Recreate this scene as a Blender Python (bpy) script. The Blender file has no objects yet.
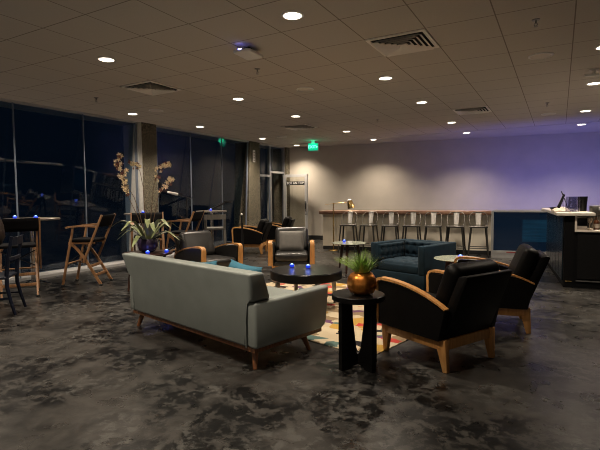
import bpy, bmesh, math, random
from mathutils import Vector, Matrix, Euler
random.seed(7)
PI = math.pi
SC = bpy.context.scene
COL = SC.collection
CEIL = 2.9035

# ------------------------------------------------------------------ camera
cam_d = bpy.data.cameras.new('camera')
cam_d.sensor_fit = 'HORIZONTAL'
cam_d.sensor_width = 36.0
cam_d.lens = 36.0 * 457.13 / 600.0
cam_d.clip_start = 0.05
cam = bpy.data.objects.new('camera', cam_d)
COL.objects.link(cam)
_y, _p, _r = math.radians(29.575), math.radians(-3.432), math.radians(-0.4966)
_f = Vector((-math.sin(_y) * math.cos(_p), math.cos(_y) * math.cos(_p), math.sin(_p)))
_rt = Vector((math.cos(_y), math.sin(_y), 0))
_u = _rt.cross(_f)
_r2 = _rt * math.cos(_r) + _u * math.sin(_r)
_u2 = -_rt * math.sin(_r) + _u * math.cos(_r)
_m = Matrix((_r2, _u2, -_f)).transposed().to_4x4()
_m.translation = Vector((0, 0, 1.32))
cam.matrix_world = _m
SC.camera = cam

# ------------------------------------------------------------------ view, world, big lights
SC.view_settings.view_transform = 'Standard'
SC.view_settings.look = 'None'
SC.view_settings.gamma = 1.0
SC.view_settings.use_curve_mapping = False
SC.view_settings.exposure = 0.0
SC.cycles.use_denoising = True
SC.cycles.max_bounces = 8
SC.cycles.filter_width = 1.0
SC.cycles.sample_clamp_indirect = 4.0
w = bpy.data.worlds.new('night_sky')
SC.world = w
w.use_nodes = True
w.node_tree.nodes['Background'].inputs[0].default_value = (0.0014, 0.0038, 0.0068, 1)
w.node_tree.nodes['Background'].inputs[1].default_value = 1.0

DOWN_W = 320.0          # watts of one ceiling downlight
WARM = (1.0, 0.84, 0.66)

def area_lamp(name, loc, direction, sx, sy, watts, color, spread=PI):
    d = bpy.data.lights.new(name, 'AREA')
    d.shape = 'RECTANGLE'; d.size = sx; d.size_y = sy
    d.energy = watts; d.color = color; d.spread = spread
    o = bpy.data.objects.new(name, d); COL.objects.link(o)
    o.location = loc
    o.rotation_euler = Vector(direction).to_track_quat('-Z', 'Y').to_euler()
    return o
# violet strip light tucked behind the counter wall, washing the back wall
area_lamp('violet_strip_light', (-0.3, 11.75, 0.80), (0.0, 1.0, 0.7), 3.2, 0.08, 30.0, (0.20, 0.20, 1.0))
area_lamp('violet_strip_light_bar', (1.3, 12.1, 0.90), (0.0, 1.0, 0.7), 1.8, 0.08, 12.0, (0.30, 0.30, 1.0))
# added fill light behind the camera, aimed up to brighten the ceiling
area_lamp('ceiling_fill_light', (0.0, -2.8, 1.0), (0.0, 0.30, 1.0), 8.0, 1.2, 46.0, (1.0, 0.88, 0.76))

# ------------------------------------------------------------------ materials
MATS = {}
def mat(name, color, rough=0.5, metal=0.0, spec=0.5, noise=0.0, nscale=20.0, bump=0.0, bscale=120.0, coat=0.0, emit=None, estr=0.0, sheen=0.0):
    if name in MATS: return MATS[name]
    m = bpy.data.materials.new(name); m.use_nodes = True
    nt = m.node_tree; b = nt.nodes['Principled BSDF']
    b.inputs['Roughness'].default_value = rough
    b.inputs['Metallic'].default_value = metal
    b.inputs['Specular IOR Level'].default_value = spec
    b.inputs['Coat Weight'].default_value = coat
    b.inputs['Sheen Weight'].default_value = sheen
    b.inputs['Base Color'].default_value = (*color, 1)
    tc = nt.nodes.new('ShaderNodeTexCoord')
    if noise > 0:
        n = nt.nodes.new('ShaderNodeTexNoise'); n.inputs['Scale'].default_value = nscale; n.inputs['Detail'].default_value = 4
        nt.links.new(tc.outputs['Object'], n.inputs['Vector'])
        r = nt.nodes.new('ShaderNodeValToRGB')
        r.color_ramp.elements[0].position = 0.3; r.color_ramp.elements[1].position = 0.7
        r.color_ramp.elements[0].color = (*[max(0, c * (1 - noise)) for c in color], 1)
        r.color_ramp.elements[1].color = (*[min(1, c * (1 + noise)) for c in color], 1)
        nt.links.new(n.outputs['Fac'], r.inputs[0]); nt.links.new(r.outputs[0], b.inputs['Base Color'])
    if bump > 0:
        n2 = nt.nodes.new('ShaderNodeTexNoise'); n2.inputs['Scale'].default_value = bscale; n2.inputs['Detail'].default_value = 3
        nt.links.new(tc.outputs['Object'], n2.inputs['Vector'])
        bp = nt.nodes.new('ShaderNodeBump'); bp.inputs['Strength'].default_value = bump; bp.inputs['Distance'].default_value = 0.01
        nt.links.new(n2.outputs['Fac'], bp.inputs['Height']); nt.links.new(bp.outputs[0], b.inputs['Normal'])
    if emit:
        b.inputs['Emission Color'].default_value = (*emit, 1); b.inputs['Emission Strength'].default_value = estr
    MATS[name] = m
    return m

def wood(name, c1, c2, rough=0.4, scale=(30, 30, 3)):
    if name in MATS: return MATS[name]
    m = bpy.data.materials.new(name); m.use_nodes = True
    nt = m.node_tree; b = nt.nodes['Principled BSDF']; b.inputs['Roughness'].default_value = rough
    tc = nt.nodes.new('ShaderNodeTexCoord'); mp = nt.nodes.new('ShaderNodeMapping'); mp.inputs['Scale'].default_value = scale
    n = nt.nodes.new('ShaderNodeTexNoise'); n.inputs['Scale'].default_value = 1.5; n.inputs['Detail'].default_value = 5; n.inputs['Distortion'].default_value = 0.6
    r = nt.nodes.new('ShaderNodeValToRGB'); r.color_ramp.elements[0].position = 0.35; r.color_ramp.elements[1].position = 0.65
    r.color_ramp.elements[0].color = (*c1, 1); r.color_ramp.elements[1].color = (*c2, 1)
    nt.links.new(tc.outputs['Object'], mp.inputs[0]); nt.links.new(mp.outputs[0], n.inputs['Vector'])
    nt.links.new(n.outputs['Fac'], r.inputs[0]); nt.links.new(r.outputs[0], b.inputs['Base Color'])
    MATS[name] = m
    return m

def nd(nt, t, **kw):
    n = nt.nodes.new(t)
    for k, v in kw.items(): setattr(n, k, v)
    return n
def mathn(nt, op, a, b=None, clamp=False):
    n = nt.nodes.new('ShaderNodeMath'); n.operation = op; n.use_clamp = clamp
    for i, v in enumerate((a, b)):
        if v is None: continue
        if isinstance(v, (int, float)): n.inputs[i].default_value = v
        else: nt.links.new(v, n.inputs[i])
    return n.outputs[0]

def floor_material():
    m = bpy.data.materials.new('stained_concrete'); m.use_nodes = True
    nt = m.node_tree; b = nt.nodes['Principled BSDF']; L = nt.links.new
    b.inputs['Specular IOR Level'].default_value = 0.36
    tc = nd(nt, 'ShaderNodeTexCoord')
    def noise(scale, detail, dist=0.0, rough=0.55, off=(0, 0, 0)):
        mp = nd(nt, 'ShaderNodeMapping'); mp.inputs['Location'].default_value = off
        L(tc.outputs['Object'], mp.inputs[0])
        n = nd(nt, 'ShaderNodeTexNoise'); n.inputs['Scale'].default_value = scale; n.inputs['Detail'].default_value = detail
        n.inputs['Distortion'].default_value = dist; n.inputs['Roughness'].default_value = rough
        L(mp.outputs[0], n.inputs['Vector']); return n.outputs['Fac']
    base = nd(nt, 'ShaderNodeValToRGB')
    base.color_ramp.elements[0].position = 0.38; base.color_ramp.elements[1].position = 0.64
    base.color_ramp.elements[0].color = (0.018, 0.0170, 0.0158, 1); base.color_ramp.elements[1].color = (0.048, 0.0450, 0.0412, 1)
    L(noise(4.5, 12, 0.3, 0.72), base.inputs[0])
    big = noise(1.1, 3, 0.2, 0.55, (3.1, 1.7, 0)); fine = noise(8.0, 12, 0.3, 0.78, (0.4, 5.0, 0))
    def ramp(v, a, c):
        r = nd(nt, 'ShaderNodeMapRange'); r.inputs['From Min'].default_value = a; r.inputs['From Max'].default_value = c
        L(v, r.inputs['Value']); return r.outputs[0]
    blk = mathn(nt, 'MULTIPLY', ramp(big, 0.45, 0.52), ramp(fine, 0.47, 0.505))
    mix = nd(nt, 'ShaderNodeMixRGB'); mix.inputs['Color2'].default_value = (0.002, 0.002, 0.0022, 1)
    L(blk, mix.inputs[0]); L(base.outputs[0], mix.inputs['Color1'])
    big2 = noise(1.2, 3, 0.2, 0.5, (3.0, 1.9, 0)); fine2 = noise(10.0, 12, 0.4, 0.78, (2.4, 7.0, 0))
    lit = mathn(nt, 'MULTIPLY', ramp(big2, 0.48, 0.56), ramp(fine2, 0.51, 0.56))
    mix2 = nd(nt, 'ShaderNodeMixRGB'); mix2.inputs['Color2'].default_value = (0.062, 0.061, 0.057, 1)
    L(lit, mix2.inputs[0]); L(mix.outputs[0], mix2.inputs['Color1']); L(mix2.outputs[0], b.inputs['Base Color'])
    rr = nd(nt, 'ShaderNodeMapRange'); rr.inputs['To Min'].default_value = 0.18; rr.inputs['To Max'].default_value = 0.42
    L(noise(5.0, 7, 0.5), rr.inputs['Value']); L(rr.outputs[0], b.inputs['Roughness'])
    bp = nd(nt, 'ShaderNodeBump'); bp.inputs['Strength'].default_value = 0.25; bp.inputs['Distance'].default_value = 0.004
    L(noise(14.0, 8, 0.5), bp.inputs['Height']); L(bp.outputs[0], b.inputs['Normal'])
    return m

TX, TY = -4.862 * 0.61, 7.2586 * 0.61
def ceiling_material():
    m = bpy.data.materials.new('ceiling_tiles'); m.use_nodes = True
    nt = m.node_tree; b = nt.nodes['Principled BSDF']; L = nt.links.new
    b.inputs['Roughness'].default_value = 0.9; b.inputs['Specular IOR Level'].default_value = 0.1
    tc = nd(nt, 'ShaderNodeTexCoord'); sp = nd(nt, 'ShaderNodeSeparateXYZ'); L(tc.outputs['Object'], sp.inputs[0])
    def line(axis, off):
        t = mathn(nt, 'DIVIDE', mathn(nt, 'SUBTRACT', sp.outputs[axis], off), 0.61)
        fr = mathn(nt, 'FRACT', t)
        d = mathn(nt, 'ABSOLUTE', mathn(nt, 'SUBTRACT', fr, 0.5))      # 0.5 at a seam
        return mathn(nt, 'GREATER_THAN', d, 0.5 - 0.009)
    ln = mathn(nt, 'MAXIMUM', line(0, TX), line(1, TY))
    n = nd(nt, 'ShaderNodeTexNoise'); n.inputs['Scale'].default_value = 90; n.inputs['Detail'].default_value = 3
    L(tc.outputs['Object'], n.inputs['Vector'])
    r = nd(nt, 'ShaderNodeValToRGB'); r.color_ramp.elements[0].color = (0.51, 0.47, 0.42, 1); r.color_ramp.elements[1].color = (0.58, 0.54, 0.485, 1)
    L(n.outputs['Fac'], r.inputs[0])
    mix = nd(nt, 'ShaderNodeMixRGB'); mix.inputs['Color2'].default_value = (0.25, 0.22, 0.19, 1)
    L(ln, mix.inputs[0]); L(r.outputs[0], mix.inputs['Color1']); L(mix.outputs[0], b.inputs['Base Color'])
    return m

def rug_material():
    m = bpy.data.materials.new('geometric_rug'); m.use_nodes = True
    nt = m.node_tree; b = nt.nodes['Principled BSDF']; L = nt.links.new
    b.inputs['Roughness'].default_value = 0.95; b.inputs['Specular IOR Level'].default_value = 0.1
    tc = nd(nt, 'ShaderNodeTexCoord'); mp = nd(nt, 'ShaderNodeMapping')
    mp.inputs['Scale'].default_value = (5.6, 8.0, 1); mp.inputs['Rotation'].default_value = (0, 0, 0.5)
    L(tc.outputs['Object'], mp.inputs[0])
    v = nd(nt, 'ShaderNodeTexVoronoi'); v.distance = 'MANHATTAN'; v.inputs['Scale'].default_value = 1.0
    L(mp.outputs[0], v.inputs['Vector'])
    s = nd(nt, 'ShaderNodeSeparateColor'); L(v.outputs['Color'], s.inputs[0])
    r = nd(nt, 'ShaderNodeValToRGB'); r.color_ramp.interpolation = 'CONSTANT'
    cols = [(0, (0.42, 0.35, 0.24)), (0.30, (0.20, 0.145, 0.085)), (0.42, (0.36, 0.045, 0.035)), (0.50, (0.40, 0.33, 0.225)),
            (0.62, (0.08, 0.13, 0.115)), (0.70, (0.36, 0.22, 0.05)), (0.77, (0.015, 0.013, 0.014)), (0.86, (0.11, 0.05, 0.10)), (0.90, (0.44, 0.37, 0.26))]
    while len(r.color_ramp.elements) < len(cols): r.color_ramp.elements.new(0.5)
    for e, (p, c) in zip(r.color_ramp.elements, cols): e.position = p
    for e, (p, c) in zip(r.color_ramp.elements, cols): e.color = (*c, 1)
    L(s.outputs[0], r.inputs[0]); L(r.outputs[0], b.inputs['Base Color'])
    n = nd(nt, 'ShaderNodeTexNoise'); n.inputs['Scale'].default_value = 300
    L(tc.outputs['Object'], n.inputs['Vector'])
    bp = nd(nt, 'ShaderNodeBump'); bp.inputs['Strength'].default_value = 0.3; bp.inputs['Distance'].default_value = 0.003
    L(n.outputs['Fac'], bp.inputs['Height']); L(bp.outputs[0], b.inputs['Normal'])
    return m

def aggregate_material():
    m = bpy.data.materials.new('exposed_aggregate'); m.use_nodes = True
    nt = m.node_tree; b = nt.nodes['Principled BSDF']; L = nt.links.new
    b.inputs['Roughness'].default_value = 0.85
    tc = nd(nt, 'ShaderNodeTexCoord')
    v = nd(nt, 'ShaderNodeTexVoronoi'); v.inputs['Scale'].default_value = 55; L(tc.outputs['Object'], v.inputs['Vector'])
    s = nd(nt, 'ShaderNodeSeparateColor'); L(v.outputs['Color'], s.inputs[0])
    r = nd(nt, 'ShaderNodeValToRGB')
    r.color_ramp.elements[0].color = (0.04, 0.034, 0.022, 1); r.color_ramp.elements[1].color = (0.21, 0.183, 0.125, 1)
    L(s.outputs[0], r.inputs[0]); L(r.outputs[0], b.inputs['Base Color'])
    bp = nd(nt, 'ShaderNodeBump'); bp.inputs['Strength'].default_value = 0.8; bp.inputs['Distance'].default_value = 0.01; bp.invert = True
    L(v.outputs['Distance'], bp.inputs['Height']); L(bp.outputs[0], b.inputs['Normal'])
    return m

def pane_glass(name, tint=(0.75, 0.85, 0.95), clear=0.9):
    m = bpy.data.materials.new(name); m.use_nodes = True
    nt = m.node_tree; L = nt.links.new
    for n in list(nt.nodes):
        if n.type != 'OUTPUT_MATERIAL': nt.nodes.remove(n)
    out = [n for n in nt.nodes if n.type == 'OUTPUT_MATERIAL'][0]
    t = nd(nt, 'ShaderNodeBsdfTransparent'); t.inputs[0].default_value = (*[c * clear for c in tint], 1)
    g = nd(nt, 'ShaderNodeBsdfGlossy'); g.inputs['Roughness'].default_value = 0.01
    lw = nd(nt, 'ShaderNodeLayerWeight'); lw.inputs[0].default_value = 0.5
    fres = mathn(nt, 'ADD', mathn(nt, 'MULTIPLY', mathn(nt, 'POWER', lw.outputs['Facing'], 4.0), 0.85), 0.04)
    mx = nd(nt, 'ShaderNodeMixShader')
    L(fres, mx.inputs[0]); L(t.outputs[0], mx.inputs[1]); L(g.outputs[0], mx.inputs[2]); L(mx.outputs[0], out.inputs[0])
    MATS[name] = m
    return m

M_FLOOR = floor_material(); M_CEIL = ceiling_material(); M_RUG = rug_material(); M_AGG = aggregate_material()
M_GLASS = pane_glass('window_glass'); M_DOORGLASS = pane_glass('door_glass', (0.95, 0.95, 0.92), 0.95)
M_WALL = mat('warm_grey_paint', (0.47, 0.43, 0.37), 0.8, spec=0.2, noise=0.04, nscale=3, bump=0.05)
M_DARKWALL = mat('dark_paint', (0.20, 0.18, 0.16), 0.8, spec=0.2, noise=0.05)
M_ALU = mat('brushed_aluminium', (0.45, 0.46, 0.48), 0.38, metal=0.85, noise=0.06, nscale=40)
M_ALUPAINT = mat('silver_painted_metal', (0.48, 0.48, 0.48), 0.45, metal=0.3, noise=0.04)
M_MULL = mat('blue_grey_mullion', (0.16, 0.19, 0.24), 0.5, metal=0.2, noise=0.05)
M_CONCTRIM = mat('pale_concrete', (0.45, 0.44, 0.42), 0.8, noise=0.08)
M_BASE = mat('black_rubber_base', (0.012, 0.012, 0.012), 0.6, noise=0.1)
M_SOFA = mat('grey_green_leather', (0.185, 0.207, 0.195), 0.42, spec=0.45, noise=0.07, nscale=6, bump=0.12, bscale=220)
M_WALNUT = wood('walnut', (0.12, 0.045, 0.018), (0.22, 0.09, 0.035), 0.38)
M_DARKWOOD = wood('espresso_wood', (0.022, 0.009, 0.006), (0.05, 0.02, 0.012), 0.32)
M_OAK = wood('honey_oak', (0.42, 0.19, 0.055), (0.58, 0.30, 0.10), 0.36)
M_TEAK = wood('teak', (0.20, 0.098, 0.042), (0.31, 0.165, 0.075), 0.45)
M_GREYWOOD = wood('weathered_grey_wood', (0.075, 0.07, 0.062), (0.13, 0.12, 0.105), 0.55)
M_BLKLEATHER = mat('black_leather', (0.0035, 0.0033, 0.0033), 0.48, spec=0.12, noise=0.12, nscale=8, bump=0.15, bscale=160)
M_GREYLEATHER = mat('charcoal_leather', (0.013, 0.0125, 0.012), 0.33, spec=0.55, noise=0.12, nscale=8, bump=0.15, bscale=160)
M_GREYCLOTH = mat('grey_cushion_cloth', (0.095, 0.09, 0.082), 0.7, noise=0.1, nscale=15, bump=0.3, bscale=300)
M_TEALVEL = mat('teal_velvet', (0.0045, 0.0165, 0.028), 0.8, spec=0.15, noise=0.25, nscale=9, bump=0.1, sheen=0.04)
M_TEALCUSH = mat('turquoise_cloth', (0.008, 0.095, 0.15), 0.75, noise=0.1, bump=0.25, bscale=250)
M_BLACKLAC = mat('black_lacquer', (0.004, 0.0038, 0.0038), 0.30, spec=0.3, noise=0.1)
M_BLACKMET = mat('black_metal', (0.015, 0.015, 0.016), 0.4, metal=0.4, noise=0.1)
M_NAVYWOOD = mat('navy_black_wood', (0.004, 0.006, 0.014), 0.4, spec=0.25, noise=0.1)
M_CANVAS = mat('black_canvas', (0.005, 0.005, 0.006), 0.85, spec=0.1, noise=0.1, bump=0.3, bscale=400)
M_STEEL = mat('polished_steel', (0.93, 0.91, 0.88), 0.48, metal=1.0, noise=0.08, nscale=25)
M_GUN = mat('gunmetal', (0.30, 0.29, 0.28), 0.30, metal=0.9, noise=0.1, nscale=25)
M_DARKSTEEL = mat('dark_steel', (0.11, 0.105, 0.095), 0.40, metal=0.8, noise=0.1, nscale=25)
M_CHROME = mat('chrome', (0.8, 0.8, 0.8), 0.12, metal=1.0, noise=0.02)
M_BRASS = mat('brass', (0.75, 0.52, 0.20), 0.24, metal=1.0, noise=0.05)
M_COPPER = mat('hammered_copper', (0.80, 0.29, 0.06), 0.34, metal=1.0, noise=0.35, nscale=18, bump=0.12, bscale=26)
M_GRASS = mat('grass_blade_green', (0.17, 0.28, 0.05), 0.45, noise=0.4, nscale=14)
M_LEAF = mat('strap_leaf_green', (0.17, 0.20, 0.09), 0.40, noise=0.3, nscale=9)
M_STEM = mat('brown_stem', (0.09, 0.05, 0.025), 0.6, noise=0.2)
M_PETAL = mat('cream_petal', (0.68, 0.54, 0.33), 0.6, noise=0.35, nscale=40)
M_PETALRED = mat('burgundy_petal', (0.15, 0.05, 0.03), 0.6, noise=0.3, nscale=40)
M_LENS = mat('lit_lens', (1, 1, 1), 0.5, emit=(1.0, 0.90, 0.72), estr=9.0)
M_WHITEPLASTIC = mat('white_plastic', (0.78, 0.76, 0.73), 0.5, noise=0.03)
M_VENTWHITE = mat('vent_enamel', (0.82, 0.78, 0.72), 0.5, noise=0.03)
M_GRILLE = mat('speaker_grille', (0.66, 0.61, 0.55), 0.8, noise=0.06, nscale=200)
M_DARKHOLE = mat('dark_duct', (0.02, 0.02, 0.022), 0.8, noise=0.1)
M_EXIT = mat('lit_green_sign', (0.0, 0.3, 0.2), 0.4, emit=(0.0, 0.70, 0.36), estr=0.75)
M_EXITLET = mat('lit_sign_letters', (0.3, 0.7, 0.6), 0.4, emit=(0.30, 1.0, 0.80), estr=1.5)
M_WHITELET = mat('white_letters', (0.85, 0.85, 0.82), 0.5, noise=0.02)
M_VOTGLASS = mat('blue_votive_glass', (0.02, 0.05, 0.55), 0.15, noise=0.1, emit=(0.02, 0.07, 1.0), estr=0.55)
M_VOTFLAME = mat('votive_light', (0.4, 0.6, 1.0), 0.4, emit=(0.10, 0.25, 1.0), estr=1.6)
M_BLUELED = mat('blue_led', (0.1, 0.1, 1.0), 0.4, emit=(0.25, 0.25, 1.0), estr=14.0)
M_LEDGE = mat('beige_counter_panel', (0.74, 0.68, 0.56), 0.7, noise=0.03, nscale=5)
M_CAP = wood('brown_counter_cap', (0.16, 0.085, 0.055), (0.26, 0.15, 0.10), 0.4, (4, 30, 30))
M_BARPANEL = mat('bar_side_panel', (0.018, 0.026, 0.034), 0.22, metal=0.5, noise=0.1)
M_BARBLACK = mat('bar_black_laminate', (0.004, 0.004, 0.0045), 0.6, spec=0.1, noise=0.1)
M_BARTOP = mat('pale_stone_top', (0.62, 0.57, 0.50), 0.35, noise=0.12, nscale=12)
M_TOPWHITE = mat('white_laminate', (0.66, 0.60, 0.52), 0.4, noise=0.03)
M_NAPKIN = mat('white_linen', (0.60, 0.50, 0.42), 0.85, noise=0.06, bump=0.2)
M_BROWNGLASS = mat('amber_bottle_glass', (0.06, 0.018, 0.006), 0.12, noise=0.1)
M_GREYBOX = mat('grey_card', (0.32, 0.28, 0.24), 0.7, noise=0.05)
M_SKIN = mat('skin', (0.48, 0.28, 0.19), 0.55, noise=0.05)
M_HAIR = mat('brown_hair', (0.018, 0.010, 0.006), 0.5, noise=0.5, nscale=60, bump=0.8, bscale=90)
M_JACKET = mat('charcoal_jacket', (0.018, 0.018, 0.018), 0.8, noise=0.2, bump=0.5, bscale=60)
M_TROUSER = mat('dark_denim', (0.012, 0.014, 0.022), 0.8, noise=0.2)
M_EYE = mat('eye_white', (0.7, 0.7, 0.7), 0.3)
M_HIGHTOP = wood('table_top_grey_brown', (0.13, 0.11, 0.09), (0.20, 0.17, 0.14), 0.3)

def glass_top_mat():
    m = bpy.data.materials.new('reflection_toned_glass'); m.use_nodes = True
    b = m.node_tree.nodes['Principled BSDF']
    b.inputs['Base Color'].default_value = (0.46, 0.50, 0.40, 1); b.inputs['Roughness'].default_value = 0.06  # pale green base stands in for wall light mirrored in the top
    b.inputs['Transmission Weight'].default_value = 0.25; b.inputs['IOR'].default_value = 1.6
    return m
M_TABLEGLASS = glass_top_mat()
M_CLEAR = pane_glass('clear_glass', (0.86, 0.86, 0.90), 0.95)

# ------------------------------------------------------------------ mesh builder
class B:
    def __init__(s): s.bm = bmesh.new()
    def _xf(s, vs, M):
        if M is not None: bmesh.ops.transform(s.bm, matrix=M, verts=vs)
    def box(s, lo, hi, bev=0.0, seg=2, M=None):
        r = bmesh.ops.create_cube(s.bm, size=1.0)
        vs = r['verts']
        for v in vs: v.co = Vector([lo[i] + (v.co[i] + 0.5) * (hi[i] - lo[i]) for i in range(3)])
        s._xf(vs, M)
        if bev > 0:
            es = list({e for v in vs for e in v.link_edges})
            bmesh.ops.bevel(s.bm, geom=es, offset=bev, segments=seg, profile=0.5, affect='EDGES')
        return s
    def bar(s, p0, p1, w0, w1=None, side=(0, 0, 1), d0=None, d1=None, bev=0.0):
        """rectangular bar from p0 to p1; w = width across 'side' x axis, d = depth along side"""
        w1 = w0 if w1 is None else w1; d0 = w0 if d0 is None else d0; d1 = d0 * (w1 / w0) if d1 is None else d1
        p0, p1 = Vector(p0), Vector(p1); ax = (p1 - p0).normalized(); sd = Vector(side)
        a = ax.cross(sd)
        if a.length < 1e-4: a = ax.cross(Vector((1, 0, 0)))
        a.normalize(); c = a.cross(ax).normalized()
        vs = []
        for p, w_, d_ in ((p0, w0, d0), (p1, w1, d1)):
            for i, j in ((-1, -1), (1, -1), (1, 1), (-1, 1)):
                vs.append(s.bm.verts.new(p + a * i * w_ / 2 + c * j * d_ / 2))
        fs = [(3, 2, 1, 0), (4, 5, 6, 7)] + [(i, (i + 1) % 4, 4 + (i + 1) % 4, 4 + i) for i in range(4)]
        fl = [s.bm.faces.new([vs[i] for i in q]) for q in fs]
        if bev > 0:
            es = list({e for f_ in fl for e in f_.edges})
            bmesh.ops.bevel(s.bm, geom=es, offset=bev, segments=2, profile=0.5, affect='EDGES')
        return s
    def cyl(s, p0, p1, r0, r1=None, n=16):
        r1 = r0 if r1 is None else r1
        return s.tube([p0, p1], [r0, r1], n)
    def tube(s, pts, rad, n=10, closed=False):
        pts = [Vector(p) for p in pts]
        if isinstance(rad, (int, float)): rad = [rad] * len(pts)
        rings = []; ref = None
        for i, p in enumerate(pts):
            if closed: t = pts[(i + 1) % len(pts)] - pts[i - 1]
            else: t = pts[min(i + 1, len(pts) - 1)] - pts[max(i - 1, 0)]
            t.normalize()
            if ref is None:
                ref = t.cross(Vector((0, 0, 1)))
                if ref.length < 1e-3: ref = t.cross(Vector((1, 0, 0)))
            ref = (ref - t * ref.dot(t)).normalized(); b = t.cross(ref)
            rings.append([s.bm.verts.new(p + (ref * math.cos(2 * PI * k / n) + b * math.sin(2 * PI * k / n)) * rad[i]) for k in range(n)])
        m = len(rings)
        for i in range(m if closed else m - 1):
            a, c = rings[i], rings[(i + 1) % m]
            for k in range(n): s.bm.faces.new([a[k], a[(k + 1) % n], c[(k + 1) % n], c[k]])
        if not closed:
            s.bm.faces.new(rings[0][::-1]); s.bm.faces.new(rings[-1])
        return s
    def lathe(s, prof, n=32, c=(0, 0, 0), lobes=0, amp=0.0):
        c = Vector(c); rings = []
        for r, z in prof:
            if r < 1e-5: rings.append([s.bm.verts.new(c + Vector((0, 0, z)))])
            else:
                rings.append([s.bm.verts.new(c + Vector((r * (1 + amp * math.cos(lobes * 2 * PI * k / n)) * math.cos(2 * PI * k / n), r * (1 + amp * math.cos(lobes * 2 * PI * k / n)) * math.sin(2 * PI * k / n), z))) for k in range(n)])
        for a, b in zip(rings, rings[1:]):
            if len(a) == 1 and len(b) == 1: continue
            for k in range(n):
                k2 = (k + 1) % n
                if len(a) == 1: s.bm.faces.new([a[0], b[k2], b[k]])
                elif len(b) == 1: s.bm.faces.new([a[k], a[k2], b[0]])
                else: s.bm.faces.new([a[k], a[k2], b[k2], b[k]])
        return s
    def prism(s, poly, a, b, axis='x', bev=0.0, M=None, seg=2):
        """polygon in the plane across 'axis', extruded from a to b"""
        def P(p, t):
            return {'x': (t, p[0], p[1]), 'y': (p[0], t, p[1]), 'z': (p[0], p[1], t)}[axis]
        v0 = [s.bm.verts.new(P(p, a)) for p in poly]; v1 = [s.bm.verts.new(P(p, b)) for p in poly]
        n = len(poly)
        fl = [s.bm.faces.new(v0[::-1]), s.bm.faces.new(v1)]
        for i in range(n): fl.append(s.bm.faces.new([v0[i], v0[(i + 1) % n], v1[(i + 1) % n], v1[i]]))
        vs = v0 + v1
        s._xf(vs, M)
        if bev > 0:
            bmesh.ops.bevel(s.bm, geom=list({e for f_ in fl for e in f_.edges}), offset=bev, segments=seg, profile=0.5, affect='EDGES')
        return s
    def strip(s, path, w, t, x0=0.0, w1=None, t1=None):
        """bent strip: path in (y, z), rectangular section w (x) by t, centred on x0"""
        path = [Vector((0, p[0], p[1])) for p in path]; rings = []
        for i, p in enumerate(path):
            d = (path[min(i + 1, len(path) - 1)] - path[max(i - 1, 0)]).normalized()
            n_ = Vector((0, -d.z, d.y))
            u_ = i / (len(path) - 1); ww = w + ((w1 if w1 is not None else w) - w) * u_; tt = t + ((t1 if t1 is not None else t) - t) * u_
            rings.append([s.bm.verts.new(p + Vector((x0 + sx * ww / 2, 0, 0)) + n_ * sz * tt / 2) for sx, sz in ((-1, -1), (1, -1), (1, 1), (-1, 1))])
        for a, b in zip(rings, rings[1:]):
            for k in range(4): s.bm.faces.new([a[k], a[(k + 1) % 4], b[(k + 1) % 4], b[k]])
        s.bm.faces.new(rings[0][::-1]); s.bm.faces.new(rings[-1])
        return s
    def grid(s, nx, ny, fn):
        vs = [[s.bm.verts.new(fn(i / nx, j / ny)) for j in range(ny + 1)] for i in range(nx + 1)]
        for i in range(nx):
            for j in range(ny): s.bm.faces.new([vs[i][j], vs[i + 1][j], vs[i + 1][j + 1], vs[i][j + 1]])
        return s
    def ball(s, c, r, sc=(1, 1, 1), u=16, v=10, M=None):
        q = bmesh.ops.create_uvsphere(s.bm, u_segments=u, v_segments=v, radius=r)
        for x in q['verts']: x.co = Vector((x.co.x * sc[0], x.co.y * sc[1], x.co.z * sc[2]))
        s._xf(q['verts'], M)
        for x in q['verts']: x.co += Vector(c)
        return s
    def pillow(s, w, h, t, M=None, horn=0.0, n=12):
        vs = {}
        for sd in (1, -1):
            for i in range(n + 1):
                for j in range(n + 1):
                    edge = i in (0, n) or j in (0, n)
                    if edge and sd == -1: continue
                    a = 2 * i / n - 1; b = 2 * j / n - 1
                    k = (max(0, (1 - a ** 4)) * max(0, (1 - b ** 4))) ** 0.5
                    pin = 1 - 0.10 * (1 - abs(b) ** 2) * abs(a) if horn else 1
                    pin2 = 1 - 0.10 * (1 - abs(a) ** 2) * abs(b) if horn else 1
                    vs[(sd, i, j)] = s.bm.verts.new((a * w / 2 * pin, sd * k * t / 2, b * h / 2 * pin2))
        g = lambda sd, i, j: vs.get((sd, i, j)) or vs[(1, i, j)]
        for sd in (1, -1):
            for i in range(n):
                for j in range(n):
                    q = [g(sd, i, j), g(sd, i + 1, j), g(sd, i + 1, j + 1), g(sd, i, j + 1)]
                    if sd == 1: q = q[::-1]
                    s.bm.faces.new(q)
        s._xf(list(vs.values()), M)
        return s
    def make(s, name, material, parent=None, smooth=True, angle=40):
        bmesh.ops.recalc_face_normals(s.bm, faces=s.bm.faces[:])
        me = bpy.data.meshes.new(name); s.bm.to_mesh(me); s.bm.free()
        me.materials.append(material)
        if smooth:
            me.shade_smooth()
            me.set_sharp_from_angle(angle=math.radians(angle))
        o = bpy.data.objects.new(name, me); COL.objects.link(o)
        if parent is not None: o.parent = parent
        return o

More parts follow.
